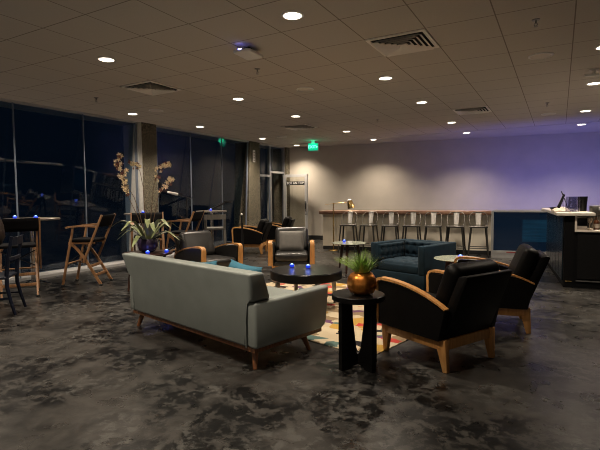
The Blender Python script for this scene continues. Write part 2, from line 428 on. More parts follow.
def tag(o, label, cat, group=None):
    o['label'] = label; o['category'] = cat
    if group: o['group'] = group
    return o
def thing(name, label, cat, loc=(0, 0, 0), rz=0.0, group=None):
    o = bpy.data.objects.new(name, None); COL.objects.link(o)
    o.empty_display_size = 0.1
    o.location = loc; o.rotation_euler = (0, 0, rz)
    return tag(o, label, cat, group)
def struct(o):
    o['kind'] = 'structure'; return o
KIDS = {}
def kids(o): return [c for c in bpy.data.objects if c.parent is o]
def copy_tree(o, parent=None):
    c = o.copy(); COL.objects.link(c)
    if parent is not None: c.parent = parent
    for ch in kids(o): copy_tree(ch, c)
    return c
def dup(o, label, loc, rz, group=None):
    c = copy_tree(o); c.location = loc; c.rotation_euler = (0, 0, rz); c['label'] = label
    if group: c['group'] = group
    return c
def facing(dx, dy):            # rotation that turns local +y to the direction (dx, dy)
    return math.atan2(-dx, dy)
def text_mesh(body, size, name, material, parent, M, depth=0.002):
    cu = bpy.data.curves.new(name, 'FONT'); cu.body = body; cu.size = size; cu.extrude = depth
    cu.align_x = 'CENTER'; cu.align_y = 'CENTER'
    t = bpy.data.objects.new(name, cu)
    dg = bpy.context.evaluated_depsgraph_get()
    COL.objects.link(t); dg.update()
    me = bpy.data.meshes.new_from_object(t.evaluated_get(dg))
    bpy.data.objects.remove(t)
    me.materials.clear(); me.materials.append(material)
    o = bpy.data.objects.new(name, me); COL.objects.link(o); o.parent = parent
    o.matrix_local = M
    return o

# ------------------------------------------------------------------ the room
WY = lambda x: 13.63 + 0.14 * x                 # line of the back wall
XW = -7.60                                      # inner line of the window wall
struct(B().box((-8.3, -4.2, -0.12), (5.7, 14.6, 0.0)).make('floor', M_FLOOR, smooth=False))
struct(B().box((-8.3, -4.2, CEIL), (5.7, 14.6, CEIL + 0.12)).make('ceiling', M_CEIL, smooth=False))
struct(B().prism([(-7.56, 11.84), (5.5, 11.84), (5.5, WY(5.5)), (-7.56, WY(-7.56))], CEIL - 0.005, CEIL + 0.02, 'z').make('trim_1', M_WALL, smooth=False))
struct(B().prism([(-8.3, WY(-8.3)), (5.6, WY(5.6)), (5.6, WY(5.6) + 0.15), (-8.3, WY(-8.3) + 0.15)], 0, CEIL, 'z').make('wall_back', M_WALL, smooth=False))
struct(B().box((5.5, -4.1, 0), (5.65, 14.5, CEIL)).make('wall_right', M_DARKWALL, smooth=False))
struct(B().box((-8.3, -4.15, 0), (5.6, -4.0, CEIL)).make('wall_rear', M_DARKWALL, smooth=False))
struct(B().prism([(-7.55, WY(-7.55) - 0.015), (-5.2, WY(-5.2) - 0.015), (-5.2, WY(-5.2) + 0.01), (-7.55, WY(-7.55) + 0.01)], 0, 0.13, 'z').make('baseboard_back', M_BASE, smooth=False))
# dark jamb between the door and the back wall
struct(B().box((-8.0, 12.40, 0), (-7.50, 12.62, CEIL)).make('wall_corner', M_AGG, smooth=False))
# window head and sill
struct(B().box((XW - 0.40, -4.0, CEIL - 0.035), (XW + 0.03, 12.5, CEIL)).make('trim_2', M_ALUPAINT, smooth=False))
struct(B().box((XW - 0.36, -4.0, 0), (XW + 0.03, 11.58, 0.045)).make('trim_3', M_ALUPAINT, smooth=False))

def column(y0, y1, lean=0.0):
    return struct(B().prism([(y0 - lean, 0), (y1, 0), (y1, CEIL), (y0, CEIL)], XW - 0.45, XW + 0.06, 'x').make('column', M_AGG, smooth=False))
column(6.70, 7.09)
column(10.50, 10.97, 0.16)
struct(B().box((XW - 0.40, 6.61, 0), (XW + 0.050, 6.70, CEIL)).make('trim_4', M_CONCTRIM, smooth=False))

def pane(y0, y1, z0, z1, parent, tilt=0.098):
    xa = XW - 0.045 - (CEIL - z0) * tilt; xb = XW - 0.045 - (CEIL - z1) * tilt
    B().prism([(xa, z0), (xb, z1), (xb - 0.012, z1), (xa - 0.012, z0)], y0, y1, 'y').make('pane', M_GLASS, parent, smooth=False)
def window(name, ys, z0, z1, wd=0.05, rails=(), lean=0.0, tilt=0.098):
    o = bpy.data.objects.new(name, None); COL.objects.link(o); struct(o); o.location = (0, 0, 0)
    for i, y in enumerate(ys):
        ww = wd if i in (0, len(ys) - 1) else 0.015
        ln = lean if i == len(ys) - 1 else 0.0
        B().prism([(y - ww / 2 - ln, z0), (y + ww / 2 - ln, z0), (y + ww / 2, z1), (y - ww / 2, z1)], XW - 0.012, XW + 0.012, 'x').make('mullion', M_MULL, o, smooth=False)
    for a, b in zip(ys, ys[1:]): pane(a, b, z0, z1, o, tilt)
    for (a, b, z) in rails:
        B().box((XW - 0.05, a, z - 0.03), (XW + 0.02, b, z + 0.03)).make('transom', M_ALU, o, smooth=False)
    return o
window('window_1', [-3.98, -2.0, -0.76, 0.47, 1.70, 2.93, 4.165, 5.396, 6.585], 0.045, CEIL - 0.035)
window('window_2', [7.12, 8.19, 9.33, 10.47], 0.045, CEIL - 0.035, lean=0.16)
window('window_3', [11.0, 11.56], 0.045, CEIL - 0.035, rails=[(11.0, 11.56, 1.98)], tilt=0.02)
window('window_4', [11.60, 12.38], 2.10, CEIL - 0.035, rails=[(11.6, 12.38, 2.10)], tilt=0.02)
struct(B().box((XW - 0.05, 11.56, 0), (XW + 0.03, 11.62, 2.13)).make('trim_5', M_ALU, smooth=False))
struct(B().box((XW - 0.05, 12.34, 0), (XW + 0.03, 12.40, CEIL)).make('trim_6', M_ALU, smooth=False))

# glass door swung open into the room
d = bpy.data.objects.new('door_1', None); COL.objects.link(d); struct(d)
d.location = (XW + 0.02, 12.33, 0.012); d.rotation_euler = (0, 0, 0.0)
DW, DH = 0.86, 2.03
B().box((0, -0.022, 0), (0.10, 0.022, DH)).box((DW - 0.09, -0.022, 0), (DW, 0.022, DH)).box((0.10, -0.022, DH - 0.085), (DW - 0.09, 0.022, DH)).box((0.10, -0.022, 0), (DW - 0.09, 0.022, 0.16)).make('door_frame', M_ALUPAINT, d, smooth=False)
B().box((0.095, -0.005, 0.155), (DW - 0.085, 0.005, DH - 0.08)).make('pane', M_DOORGLASS, d, smooth=False)
B().box((0.10, -0.012, 1.70), (DW - 0.09, -0.006, 1.81)).make('dark_band', mat('dark_strip', (0.02, 0.02, 0.018), 0.4, noise=0.1), d, smooth=False)  # dark strip behind the lettering
text_mesh('TO1 AN TOP', 0.105, 'lettering', M_WHITELET, d, Matrix.Translation((0.43, -0.016, 1.755)) @ Matrix.Rotation(PI / 2, 4, 'X'))
h = B().box((DW - 0.075, -0.05, 0.88), (DW - 0.02, -0.022, 1.20), 0.008).make('door_handle', M_CHROME, d)
B().bar((DW - 0.045, -0.06, 0.95), (DW - 0.045, -0.06, 1.13), 0.018).make('lever', M_BLACKMET, h)
B().cyl((DW - 0.045, -0.022, 0.80), (DW - 0.045, -0.045, 0.80), 0.018).make('lock', M_BLACKMET, d)

# half wall with a brown counter cap in front of the back wall
LY = lambda x: 11.15 + 0.14 * x
x0, x1 = -5.24, -1.20
struct(B().prism([(x0, LY(x0)), (x1, LY(x1)), (x1, LY(x1) + 0.30), (x0, LY(x0) + 0.30)], 0, 0.90, 'z').make('wall_counter', M_LEDGE, smooth=False))
struct(B().prism([(x0 + 0.01, LY(x0) - 0.012), (x1, LY(x1) - 0.012), (x1, LY(x1) + 0.1), (x0 + 0.01, LY(x0) + 0.1)], 0, 0.09, 'z').make('baseboard_counter', M_BASE, smooth=False))
tag(B().prism([(x0 - 0.05, LY(x0) - 0.12), (x1, LY(x1) - 0.12), (x1, LY(x1) + 0.34), (x0 - 0.05, LY(x0) + 0.34)], 0.895, 0.985, 'z', bev=0.012).make('counter_top', M_CAP),
    'long brown counter top capping the beige half wall behind the stools', 'counter top')

# ------------------------------------------------------------------ ceiling fittings
ROWN = {-6.5: 'nearest the windows', -2.5: 'second from the windows', 1.5: 'third from the windows', 5.5: 'farthest from the windows'}
ORD = ['nearest', 'second nearest', 'third nearest', 'fourth nearest', 'farthest']
def downlight_proto():
    t = thing('ceiling_downlight', '', 'ceiling light', group='recessed ceiling downlights')
    B().lathe([(0.078, 0.0), (0.098, 0.0), (0.100, -0.006), (0.094, -0.011), (0.080, -0.012), (0.078, 0.0)], 32).make('trim_ring', M_WHITEPLASTIC, t)
    B().lathe([(0.0, -0.012), (0.05, -0.012), (0.079, -0.008), (0.079, 0.0), (0.0, 0.0)], 32).make('lens', M_LENS, t)
    ld = bpy.data.lights.new('downlight_lamp', 'SPOT'); ld.energy = DOWN_W; ld.color = WARM
    ld.spot_size = math.radians(126); ld.spot_blend = 1.0; ld.shadow_soft_size = 0.07
    lo = bpy.data.objects.new('downlight_lamp', ld); COL.objects.link(lo); lo.parent = t; lo.location = (0, 0, -0.03)
    return t
proto = downlight_proto(); first = True
def ceil_xy(i, j): return ((-4.862 + i) * 0.61, (7.2586 + j) * 0.61)
for i in (-6.5, -2.5, 1.5, 5.5):
    js = [-4.5, -1.5, 2.5, 5.5, 9.5, 12.5] if i < 5 else [2.5, 5.5, 9.5, 12.5]
    seen = {-6.5: [-1.5, 2.5, 5.5, 9.5, 12.5], -2.5: [-1.5, 2.5, 5.5, 9.5, 12.5], 1.5: [-1.5, 2.5, 5.5, 9.5, 12.5], 5.5: [2.5, 5.5, 9.5, 12.5]}[i]
    for j in js:
        x, y = ceil_xy(i, j)
        vis = seen
        if j in vis:
            k = vis.index(j)
            pos = 'nearest the camera' if k == 0 else ('farthest from the camera' if k == len(vis) - 1 else ['', 'second', 'third', 'fourth'][k] + ' from the camera')
            lab = 'lit round ceiling downlight, %s in the row %s' % (pos, ROWN[i])
        else: lab = 'lit round ceiling downlight behind the camera in the row ' + ROWN[i]
        if first: o = proto; first = False
        else: o = copy_tree(proto)
        o.location = (x, y, CEIL if y < 11.8 else CEIL - 0.005); o['label'] = lab

def vent(loc, label, first_=[None]):
    if first_[0] is None:
        t = thing('air_vent', label, 'air vent', loc, 0, 'square ceiling air vents')
        b = B()
        S = 0.30
        for a0, a1, c0, c1 in ((-S, S, -S, -S + 0.035), (-S, S, S - 0.035, S), (-S, -S + 0.035, -S + 0.035, S - 0.035), (S - 0.035, S, -S + 0.035, S - 0.035)):
            b.box((a0, c0, -0.012), (a1, c1, 0.0))
        b.make('frame', M_VENTWHITE, t, smooth=False)
        b = B()
        for k in range(5):
            o_ = S - 0.045 - k * 0.048; i_ = o_ - 0.040
            # sloping square cone ring
            zo, zi = -0.004, -0.034
            vo = [b.bm.verts.new((sx * o_, sy * o_, zi)) for sx, sy in ((-1, -1), (1, -1), (1, 1), (-1, 1))]
            vi = [b.bm.verts.new((sx * (i_ - 0.004), sy * (i_ - 0.004), zo)) for sx, sy in ((-1, -1), (1, -1), (1, 1), (-1, 1))]
            for q in range(4): b.bm.faces.new([vo[q], vo[(q + 1) % 4], vi[(q + 1) % 4], vi[q]])
        b.make('louvers', M_VENTWHITE, t, smooth=False)
        B().box((-S + 0.03, -S + 0.03, -0.003), (S - 0.03, S - 0.03, 0.0)).make('duct', M_DARKHOLE, t, smooth=False)
        first_[0] = t; return t
    return dup(first_[0], label, loc, 0)
for i, j, lab in ((2.5, 0.5, 'largest looking square white air vent in the ceiling, upper right'), (-3.5, 0.5, 'square white air vent in the ceiling above the window row, upper left'),
                  (2.5, 7.5, 'square air vent in the far ceiling before the violet wall'), (-3.5, 7.5, 'distant square air vent near the green exit sign')):
    x, y = ceil_xy(i, j); vent((x, y, CEIL), lab)
def speaker(loc, label, f=[None]):
    if f[0] is None:
        t = thing('ceiling_speaker', label, 'speaker', loc, 0, 'round ceiling speakers')
        B().lathe([(0.108, 0.0), (0.13, 0.0), (0.128, -0.010), (0.110, -0.014), (0.108, 0.0)], 32).make('rim', M_WHITEPLASTIC, t)
        B().lathe([(0.0, -0.013), (0.06, -0.012), (0.109, -0.009), (0.109, 0.0), (0.0, 0.0)], 32).make('grille', M_GRILLE, t)
        f[0] = t; return t
    return dup(f[0], label, loc, 0)
for i, j, lab in ((4.5, 2.5, 'round unlit ceiling speaker on the right, nearest the camera'), (-0.5, 2.5, 'round unlit ceiling speaker in the middle of the ceiling'),
                  (-5.5, 2.5, 'round unlit ceiling speaker above the first aggregate column'), (4.5, 9.5, 'round unlit ceiling speaker near the violet back wall on the right'),
                  (-5.5, 9.5, 'round unlit ceiling speaker near the open glass door')):
    x, y = ceil_xy(i, j); speaker((x, y, CEIL), lab)
def sprinkler(loc, label, f=[None]):
    if f[0] is None:
        t = thing('sprinkler_head', label, 'sprinkler', loc, 0, 'ceiling sprinkler heads')
        B().lathe([(0.0, 0.0), (0.036, 0.0), (0.034, -0.006), (0.012, -0.008), (0.0, -0.008)], 20).make('escutcheon', M_GUN, t)
        B().cyl((0, 0, -0.008), (0, 0, -0.035), 0.010, 0.008, 12).tube([(0.008, 0, -0.032), (0.016, 0, -0.045), (0.0, 0, -0.062)], 0.003, 6).tube([(-0.008, 0, -0.032), (-0.016, 0, -0.045), (0.0, 0, -0.062)], 0.003, 6).make('body', M_GUN, t)
        B().lathe([(0.0, -0.060), (0.018, -0.060), (0.020, -0.063), (0.0, -0.064)], 16).make('deflector', M_GUN, t)
        f[0] = t; return t
    return dup(f[0], label, loc, 0)
for i, j, lab in ((4.5, 0.5, 'small dark sprinkler head at the upper right of the ceiling'), (-0.5, 0.5, 'small dark sprinkler head near the white access point'),
                  (-5.5, 0.5, 'small sprinkler head in the ceiling beside the left windows'), (4.5, 7.5, 'small distant sprinkler head beyond the right speaker'),
                  (-0.5, 7.5, 'small distant sprinkler head in mid ceiling')):
    x, y = ceil_xy(i, j); sprinkler((x, y, CEIL), lab)

t = thing('access_point', 'white wireless access point with a blue light hanging under the ceiling', 'access point', (-2.90, 4.03, CEIL), 0.08)
B().box((-0.03, -0.03, -0.045), (0.03, 0.03, 0.0)).make('mount', M_BLACKMET, t)
B().box((-0.105, -0.15, -0.085), (0.105, 0.15, -0.045), 0.03, 4).make('body', M_WHITEPLASTIC, t)
B().box((-0.03, -0.152, -0.056), (0.01, -0.146, -0.046)).make('status_light', M_BLUELED, t)

t = thing('projector_bracket', 'small white ceiling sensor bracket at the right edge among the downlights', 'sensor', (0.345, 6.95, CEIL), 0.3)
B().lathe([(0.0, 0), (0.05, 0), (0.05, -0.01), (0.018, -0.02), (0.018, -0.06), (0.0, -0.06)], 20).make('mount', M_WHITEPLASTIC, t)
B().box((-0.11, -0.03, -0.085), (0.11, 0.03, -0.055), 0.012).make('body', M_WHITEPLASTIC, t)

t = thing('exit_sign', 'lit green exit sign hanging from the ceiling before the back wall', 'exit sign', (-6.05, 11.45, CEIL - 0.005), 0.30)
B().box((-0.05, -0.02, -0.06), (0.05, 0.02, 0.0)).make('canopy', M_ALUPAINT, t)
B().box((-0.15, -0.018, -0.27), (0.15, 0.018, -0.06), 0.006).make('housing', M_ALUPAINT, t)
B().box((-0.14, -0.022, -0.262), (0.14, -0.018, -0.068)).make('panel', M_EXIT, t, smooth=False)
text_mesh('EXIT', 0.115, 'lettering', M_EXITLET, t, Matrix.Translation((-0.03, -0.0245, -0.165)) @ Matrix.Rotation(PI / 2, 4, 'X'))
B().prism([(0.095, -0.20), (0.13, -0.165), (0.095, -0.13)], -0.0265, -0.0225, 'y').make('arrow', M_EXITLET, t, smooth=False)
gl = bpy.data.lights.new('exit_glow', 'POINT'); gl.energy = 1.2; gl.color = (0.05, 1.0, 0.45); gl.shadow_soft_size = 0.08
go = bpy.data.objects.new('exit_glow', gl); COL.objects.link(go); go.parent = t; go.location = (0, -0.10, -0.09)

t = thing('column_notice', 'narrow white vertical notice fixed high on the second column', 'sign', (XW + 0.062, 10.68, 2.5), 0)
B().box((0, -0.055, -0.17), (0.008, 0.055, 0.17)).make('board', M_WHITEPLASTIC, t, smooth=False)
b = B()
for k in range(4): b.box((0.008, -0.03, -0.14 + k * 0.075), (0.010, 0.03, -0.105 + k * 0.075))
b.make('print', M_GREYBOX, t, smooth=False)

# ------------------------------------------------------------------ rug
E1, E2 = Vector((0.972, -0.232, 0)), Vector((0.232, 0.972, 0))
def rugpt(a, b): return E1 * a + E2 * b
RC = rugpt(-3.62, 4.28)
rz_rug = math.atan2(-0.232, 0.972)
r_ = B().box((-1.52, -1.20, 0.0), (1.52, 1.20, 0.010), 0.004, 1).make('area_rug', M_RUG)
r_.location = RC; r_.rotation_euler = (0, 0, rz_rug)
tag(r_, 'multicoloured geometric rug of beige, red, mustard and black shapes under the coffee table', 'rug')

# ------------------------------------------------------------------ sofa (seen from behind)
s = thing('sofa', 'long grey green leather sofa on walnut legs, its back to the camera', 'sofa', (-2.831, 3.342, 0), rz_rug)
s.location = (-1.942 - 0.972 * 0.915, 3.130 + 0.232 * 0.915, 0)
for sx in (-1, 1):
    for sy in (-1, 1):
        B().cyl((sx * 0.872, sy * 0.27, 0.155), (sx * 0.915, sy * 0.312, 0.0), 0.030, 0.017, 16).make('leg', M_WALNUT, s)
B().box((-0.955, -0.345, 0.140), (0.955, 0.44, 0.178), 0.004, 1).make('base_rail', M_WALNUT, s)
B().box((-0.885, -0.33, 0.178), (0.885, 0.46, 0.315), 0.02).make('seat_base', M_SOFA, s)
for k in range(2):
    B().box((-0.88 + k * 0.88, -0.14, 0.315), (k * 0.88 - 0.004, 0.49, 0.455), 0.045, 4).make('seat_cushion', M_SOFA, s)
for sx in (-1, 1):
    xa, xb = sorted((sx * 0.885, sx * 0.988))
    B().prism([(-0.365, 0.178), (0.40, 0.178), (0.45, 0.20), (0.475, 0.25), (0.505, 0.545), (-0.365, 0.535)], xa, xb, 'x', bev=0.024, seg=3).make('armrest', M_SOFA, s)
b = B().prism([(-0.884, 0.178), (0.884, 0.178), (0.884, 0.540), (0.975, 0.540), (1.005, 0.765), (-1.005, 0.765), (-0.975, 0.540), (-0.884, 0.540)], -0.37, -0.17, 'y', bev=0.022, seg=3)
for v in b.bm.verts:
    k_ = max(0.0, (v.co.z - 0.50) / 0.265)
    v.co.y -= (0.065 + (0.050 if v.co.y > -0.27 else 0.0)) * k_
b.make('backrest', M_SOFA, s)
for sx in (-1, 1):
    B().tube([(sx * 0.884, -0.371, 0.18), (sx * 0.884, -0.373, 0.53)], 0.004, 6).make('seam', M_SOFA, s)

def sofa_pt(x, y, z):
    return Vector(s.location) + E1 * x + E2 * y + Vector((0, 0, z))
for k, (x, lab, rr) in enumerate(((0.46, 'turquoise scatter cushion on the sofa nearest its right arm', 0.08), (-0.14, 'turquoise scatter cushion half hidden behind the middle of the sofa back', -0.1))):
    c = B().pillow(0.42, 0.34, 0.14, horn=1).make('cushion', M_TEALCUSH)
    c.location = sofa_pt(x, -0.055, 0.455 + 0.165 - 0.01 + (0.035 if k == 0 else 0.0) )
    c.rotation_euler = Euler((-0.28, rr, rz_rug), 'XYZ')
    tag(c, lab, 'cushion', 'turquoise cushions on the sofa')
    c.location.z = 0.455 + (0.135 if k == 0 else 0.10)

# ------------------------------------------------------------------ oak armed leather armchairs
def bez(p0, p1, p2, p3, n=10):
    out = []
    for i in range(n + 1):
        t = i / n; a = (1 - t)
        out.append(tuple(a ** 3 * p0[k] + 3 * a * a * t * p1[k] + 3 * a * t * t * p2[k] + t ** 3 * p3[k] for k in range(2)))
    return out
ARM_PATH = [(0.362, 0.25), (0.372, 0.42)] + bez((0.378, 0.52), (0.386, 0.61), (0.37, 0.632), (0.30, 0.632), 8) + bez((0.24, 0.632), (0.05, 0.625), (-0.15, 0.585), (-0.34, 0.490), 10)
def make_armchair(name, label, leather, group):
    t = thing(name, label, 'armchair', group=group)
    for sx in (-1, 1):
        for sy, yb, yt in ((1, 0.325, 0.31), (-1, -0.305, -0.265)):
            B().bar((sx * 0.288, yt, 0.245), (sx * 0.284, yb, 0.0), 0.10, 0.042, side=(1, 0, 0), d0=0.05, d1=0.034, bev=0.006).make('leg', M_OAK, t)
    B().box((-0.305, 0.295, 0.165), (0.305, 0.335, 0.245), 0.005).box((-0.305, -0.30, 0.165), (0.305, -0.26, 0.245), 0.005).box((-0.31, -0.28, 0.165), (-0.27, 0.31, 0.245), 0.005).box((0.27, -0.28, 0.165), (0.31, 0.31, 0.245), 0.005).make('base_frame', M_OAK, t)
    B().box((-0.275, -0.24, 0.235), (0.275, 0.345, 0.31), 0.012).make('seat_deck', leather, t)
    B().box((-0.272, -0.20, 0.305), (0.272, 0.365, 0.445), 0.05, 4).make('seat_cushion', leather, t)
    for sx in (-1, 1):
        xa, xb = sorted((sx * 0.282, sx * 0.352))
        up = [(y, z - 0.020) for y, z in ARM_PATH[2:]]
        B().prism([(-0.286, 0.242), (0.350, 0.242)] + [(min(y, 0.352), z) for y, z in up], xa, xb, 'x', bev=0.006, seg=1).make('side_panel', leather, t)
        B().strip(ARM_PATH, 0.072, 0.030, sx * 0.330, 0.050, 0.012).make('armrest', M_OAK, t, angle=50)
    B().prism([(-0.19, 0.245), (-0.288, 0.245), (-0.480, 0.732), (-0.465, 0.750), (-0.40, 0.737)], -0.281, 0.281, 'x', bev=0.010).make('backrest', leather, t)
    R = Matrix.Translation((0, -0.268, 0.607)) @ Matrix.Rotation(0.38, 4, 'X')
    B().box((-0.278, -0.070, -0.20), (0.278, 0.080, 0.215), 0.062, 5, M=R).make('back_cushion', leather, t)
    return t
G_ARM = 'oak armed leather armchairs'
a1 = make_armchair('armchair', 'black leather oak armchair nearest the camera, beside the round black side table', M_BLKLEATHER, G_ARM)
a1.location = (-0.855, 3.84, 0); a1.rotation_euler = (0, 0, facing(-0.893, 0.45))
dup(a1, 'black leather oak armchair behind the nearest one, close to the black bar', (-0.58, 5.06, 0), facing(-0.985, -0.17))
dup(a1, 'black leather oak armchair left of the front facing chair, near the thin pole', (-6.44, 8.98, 0), facing(-0.93, -0.38))
dup(a1, 'farthest black leather oak armchair, by the second aggregate column', (-6.60, 10.35, 0), facing(-0.93, -0.38))
a2 = make_armchair('armchair', 'charcoal leather oak armchair facing the camera with a grey cushion on it', M_GREYLEATHER, G_ARM)
a2.location = (-3.83, 6.46, 0); a2.rotation_euler = (0, 0, facing(0.50, -0.87))
dup(a2, 'charcoal leather oak armchair behind the sofa, next to the orchid table', (-4.58, 5.25, 0), facing(0.97, -0.24))
c = B().pillow(0.40, 0.36, 0.13).make('cushion', M_GREYCLOTH)
fv = Vector((0.50, -0.87, 0)).normalized()
c.location = Vector((-3.83, 6.46, 0)) + fv * -0.035 + Vector((0, 0, 0.60)); c.rotation_euler = Euler((0.40, 0, facing(0.50, -0.87)))
tag(c, 'plain grey square cushion leaning in the front facing leather armchair', 'cushion')

# ------------------------------------------------------------------ teal tufted club chair
t = thing('club_chair', 'boxy teal velvet tufted armchair in front of the stools', 'armchair', (0, 0, 0))
TW, TD, TH = 0.92, 0.86, 0.645
fw = Vector((-0.306, -0.952, 0)).normalized(); rg = Vector((-0.952, 0.306, 0)).normalized()   # right of the sitter = local +x
FR = Vector((-1.57, 6.16, 0)); FL = Vector((-2.445, 6.44, 0))
ctr = (FR + FL) / 2 - fw * TD / 2
t.location = ctr; t.rotation_euler = (0, 0, facing(fw.x, fw.y))
for sx in (-1, 1):
    for sy in (-1, 1):
        B().bar((sx * (TW / 2 - 0.06), sy * (TD / 2 - 0.06), 0.06), (sx * (TW / 2 - 0.06), sy * (TD / 2 - 0.06), 0.0), 0.05, 0.035).make('leg', M_DARKWOOD, t)
B().box((-TW / 2, -TD / 2, 0.05), (TW / 2, TD / 2, 0.245), 0.015).make('seat_base', M_TEALVEL, t)
for sx in (-1, 1):
    xa, xb = sorted((sx * (TW / 2 - 0.105), sx * TW / 2))
    B().box((xa, -TD / 2, 0.245), (xb, TD / 2, TH), 0.018, 3).make('armrest', M_TEALVEL, t)
B().box((-TW / 2 + 0.105, -TD / 2, 0.245), (TW / 2 - 0.105, -TD / 2 + 0.13, TH), 0.018, 3).make('backrest', M_TEALVEL, t)
def tuft(w, h, thick, nx, ny, res=48):
    pts = [((i + 0.5) / nx, (j + 0.5) / ny) for i in range(nx) for j in range(ny)]
    def hgt(u, v):
        e = max(0.0, (1 - abs(2 * u - 1) ** 8)) ** 0.5 * max(0.0, (1 - abs(2 * v - 1) ** 8)) ** 0.5
        d_ = sum(math.exp(-(((u - a) * w) ** 2 + ((v - b_) * h) ** 2) / 0.0016) for a, b_ in pts)
        cu = min(min(abs(u - a) * w for a, _ in pts), 0.05); cv = min(min(abs(v - b_) * h for _, b_ in pts), 0.05)
        cr = 0.22 * (math.exp(-(cu / 0.010) ** 2) + math.exp(-(cv / 0.010) ** 2))
        return thick * e * (1 - 0.45 * min(1, d_) - 0.35 * cr)
    return pts, hgt
def tufted(name, parent, w, h, thick, nx, ny, M, btn=0.012):
    pts, hgt = tuft(w, h, thick, nx, ny)
    b = B(); b.grid(40, 32, lambda u, v: M @ Vector(((u - 0.5) * w, (v - 0.5) * h, hgt(u, v))))
    o = b.make(name, M_TEALVEL, parent, angle=80)
    for a, c_ in pts:
        bb = B().ball(M @ Vector(((a - 0.5) * w, (c_ - 0.5) * h, hgt(a, c_) + 0.003)), btn, (1, 1, 0.6), 10, 6)
        bb.make('button', M_TEALVEL, o)
    return o
IW = TW - 0.21
B().box((-IW / 2 + 0.004, -TD / 2 + 0.20, 0.24), (IW / 2 - 0.004, TD / 2 - 0.02, 0.365), 0.03, 3).make('seat_cushion', M_TEALVEL, t)
tufted('seat_tufting', t, IW - 0.04, TD - 0.24, 0.055, 4, 3, Matrix.Translation((0, 0.09, 0.352)))
tufted('back_tufting', t, IW - 0.02, 0.27, 0.075, 5, 2, Matrix.Translation((0, -TD / 2 + 0.125, 0.50)) @ Matrix.Rotation(-PI / 2, 4, 'X'))
for sx in (-1, 1):
    tufted('arm_tufting', t, TD - 0.22, 0.24, 0.035, 5, 2, Matrix.Translation((sx * (TW / 2 - 0.108), 0.06, 0.50)) @ (Matrix.Rotation(-PI / 2, 4, 'Y') if sx > 0 else Matrix.Rotation(PI / 2, 4, 'Y')) @ Matrix.Rotation(PI / 2, 4, 'Z'))

# ------------------------------------------------------------------ tables of the lounge
COF = Vector((-2.655, 4.82, 0))
t = thing('coffee_table', 'round black coffee table with grey metal legs on the rug', 'table', COF, rz_rug)
B().lathe([(0.0, 0.345), (0.425, 0.345), (0.435, 0.355), (0.435, 0.440), (0.428, 0.450), (0.0, 0.450)], 64).make('tabletop', M_BLACKLAC, t, angle=30)
for k in range(4):
    a = PI / 4 + k * PI / 2 + 0.32
    B().bar((0.36 * math.cos(a), 0.36 * math.sin(a), 0.346), (0.385 * math.cos(a), 0.385 * math.sin(a), 0.010), 0.05, 0.034, side=(math.cos(a), math.sin(a), 0), bev=0.004).make('leg', M_GUN, t)

SID = Vector((-1.345, 3.275, 0))
t = thing('side_table', 'small round black side table with arched crossing legs, holding the copper pot', 'table', SID, 1.10)
B().lathe([(0.0, 0.527), (0.196, 0.527), (0.205, 0.532), (0.205, 0.568), (0.200, 0.573), (0.0, 0.573)], 48).make('tabletop', M_BLACKLAC, t, angle=30)
def arch(w=0.178, top=0.528):
    ou = [(-w, 0.0), (-w * 0.55, 0.0), (-w * 0.42, 0.022), (w * 0.42, 0.022), (w * 0.55, 0.0), (w, 0.0), (w, top)]
    inn = []
    for k in range(13):
        a = -PI / 2 + (k - 6) / 6 * PI / 2
        inn.append((0.052 * math.cos(a), 0.165 + 0.065 * math.sin(a)))
    inn = inn[::-1]
    return ou + [(0.092, top), (0.086, 0.36)] + inn + [(-0.086, 0.36), (-0.092, top), (-w, top)]
B().prism(arch(), -0.020, 0.020, 'y').make('leg_panel', M_BLACKLAC, t, smooth=False)
B().prism(arch(), -0.0195, 0.0195, 'y', M=Matrix.Rotation(PI / 2, 4, 'Z')).make('leg_panel', M_BLACKLAC, t, smooth=False)

t = thing('potted_grass', 'hammered copper pot of green grass on the black side table', 'potted plant', (-1.310, 3.27, 0.573))
B().lathe([(0.0, 0.0), (0.055, 0.0), (0.088, 0.016), (0.110, 0.055), (0.114, 0.088), (0.106, 0.130), (0.082, 0.163), (0.050, 0.174), (0.040, 0.168), (0.040, 0.13), (0.0, 0.13)], 48, lobes=7, amp=0.03).make('pot', M_COPPER, t, angle=60)
b = B()
rnd = random.Random(3)
for k in range(340):
    a = rnd.uniform(0, 2 * PI); sp = rnd.uniform(0.05, 1.0) ** 0.8; L_ = rnd.uniform(0.15, 0.235)
    dx, dy = math.cos(a), math.sin(a); w_ = rnd.uniform(0.0022, 0.0036)
    pr_ = None
    for q in range(6):
        u = q / 5
        rr_ = 0.010 + 0.022 * sp + L_ * sp * 0.90 * u ** 1.1
        zz = 0.135 + L_ * u * (1.0 - 0.40 * sp * u)
        wq = w_ * (1 - u) + 0.0004
        pv = (b.bm.verts.new((dx * rr_ - dy * wq, dy * rr_ + dx * wq, zz)), b.bm.verts.new((dx * rr_ + dy * wq, dy * rr_ - dx * wq, zz + 0.0008)))
        if pr_: b.bm.faces.new([pr_[0], pr_[1], pv[1], pv[0]])
        pr_ = pv
g_ = b.make('grass_blades', M_GRASS, t, angle=180); g_['kind'] = 'stuff'

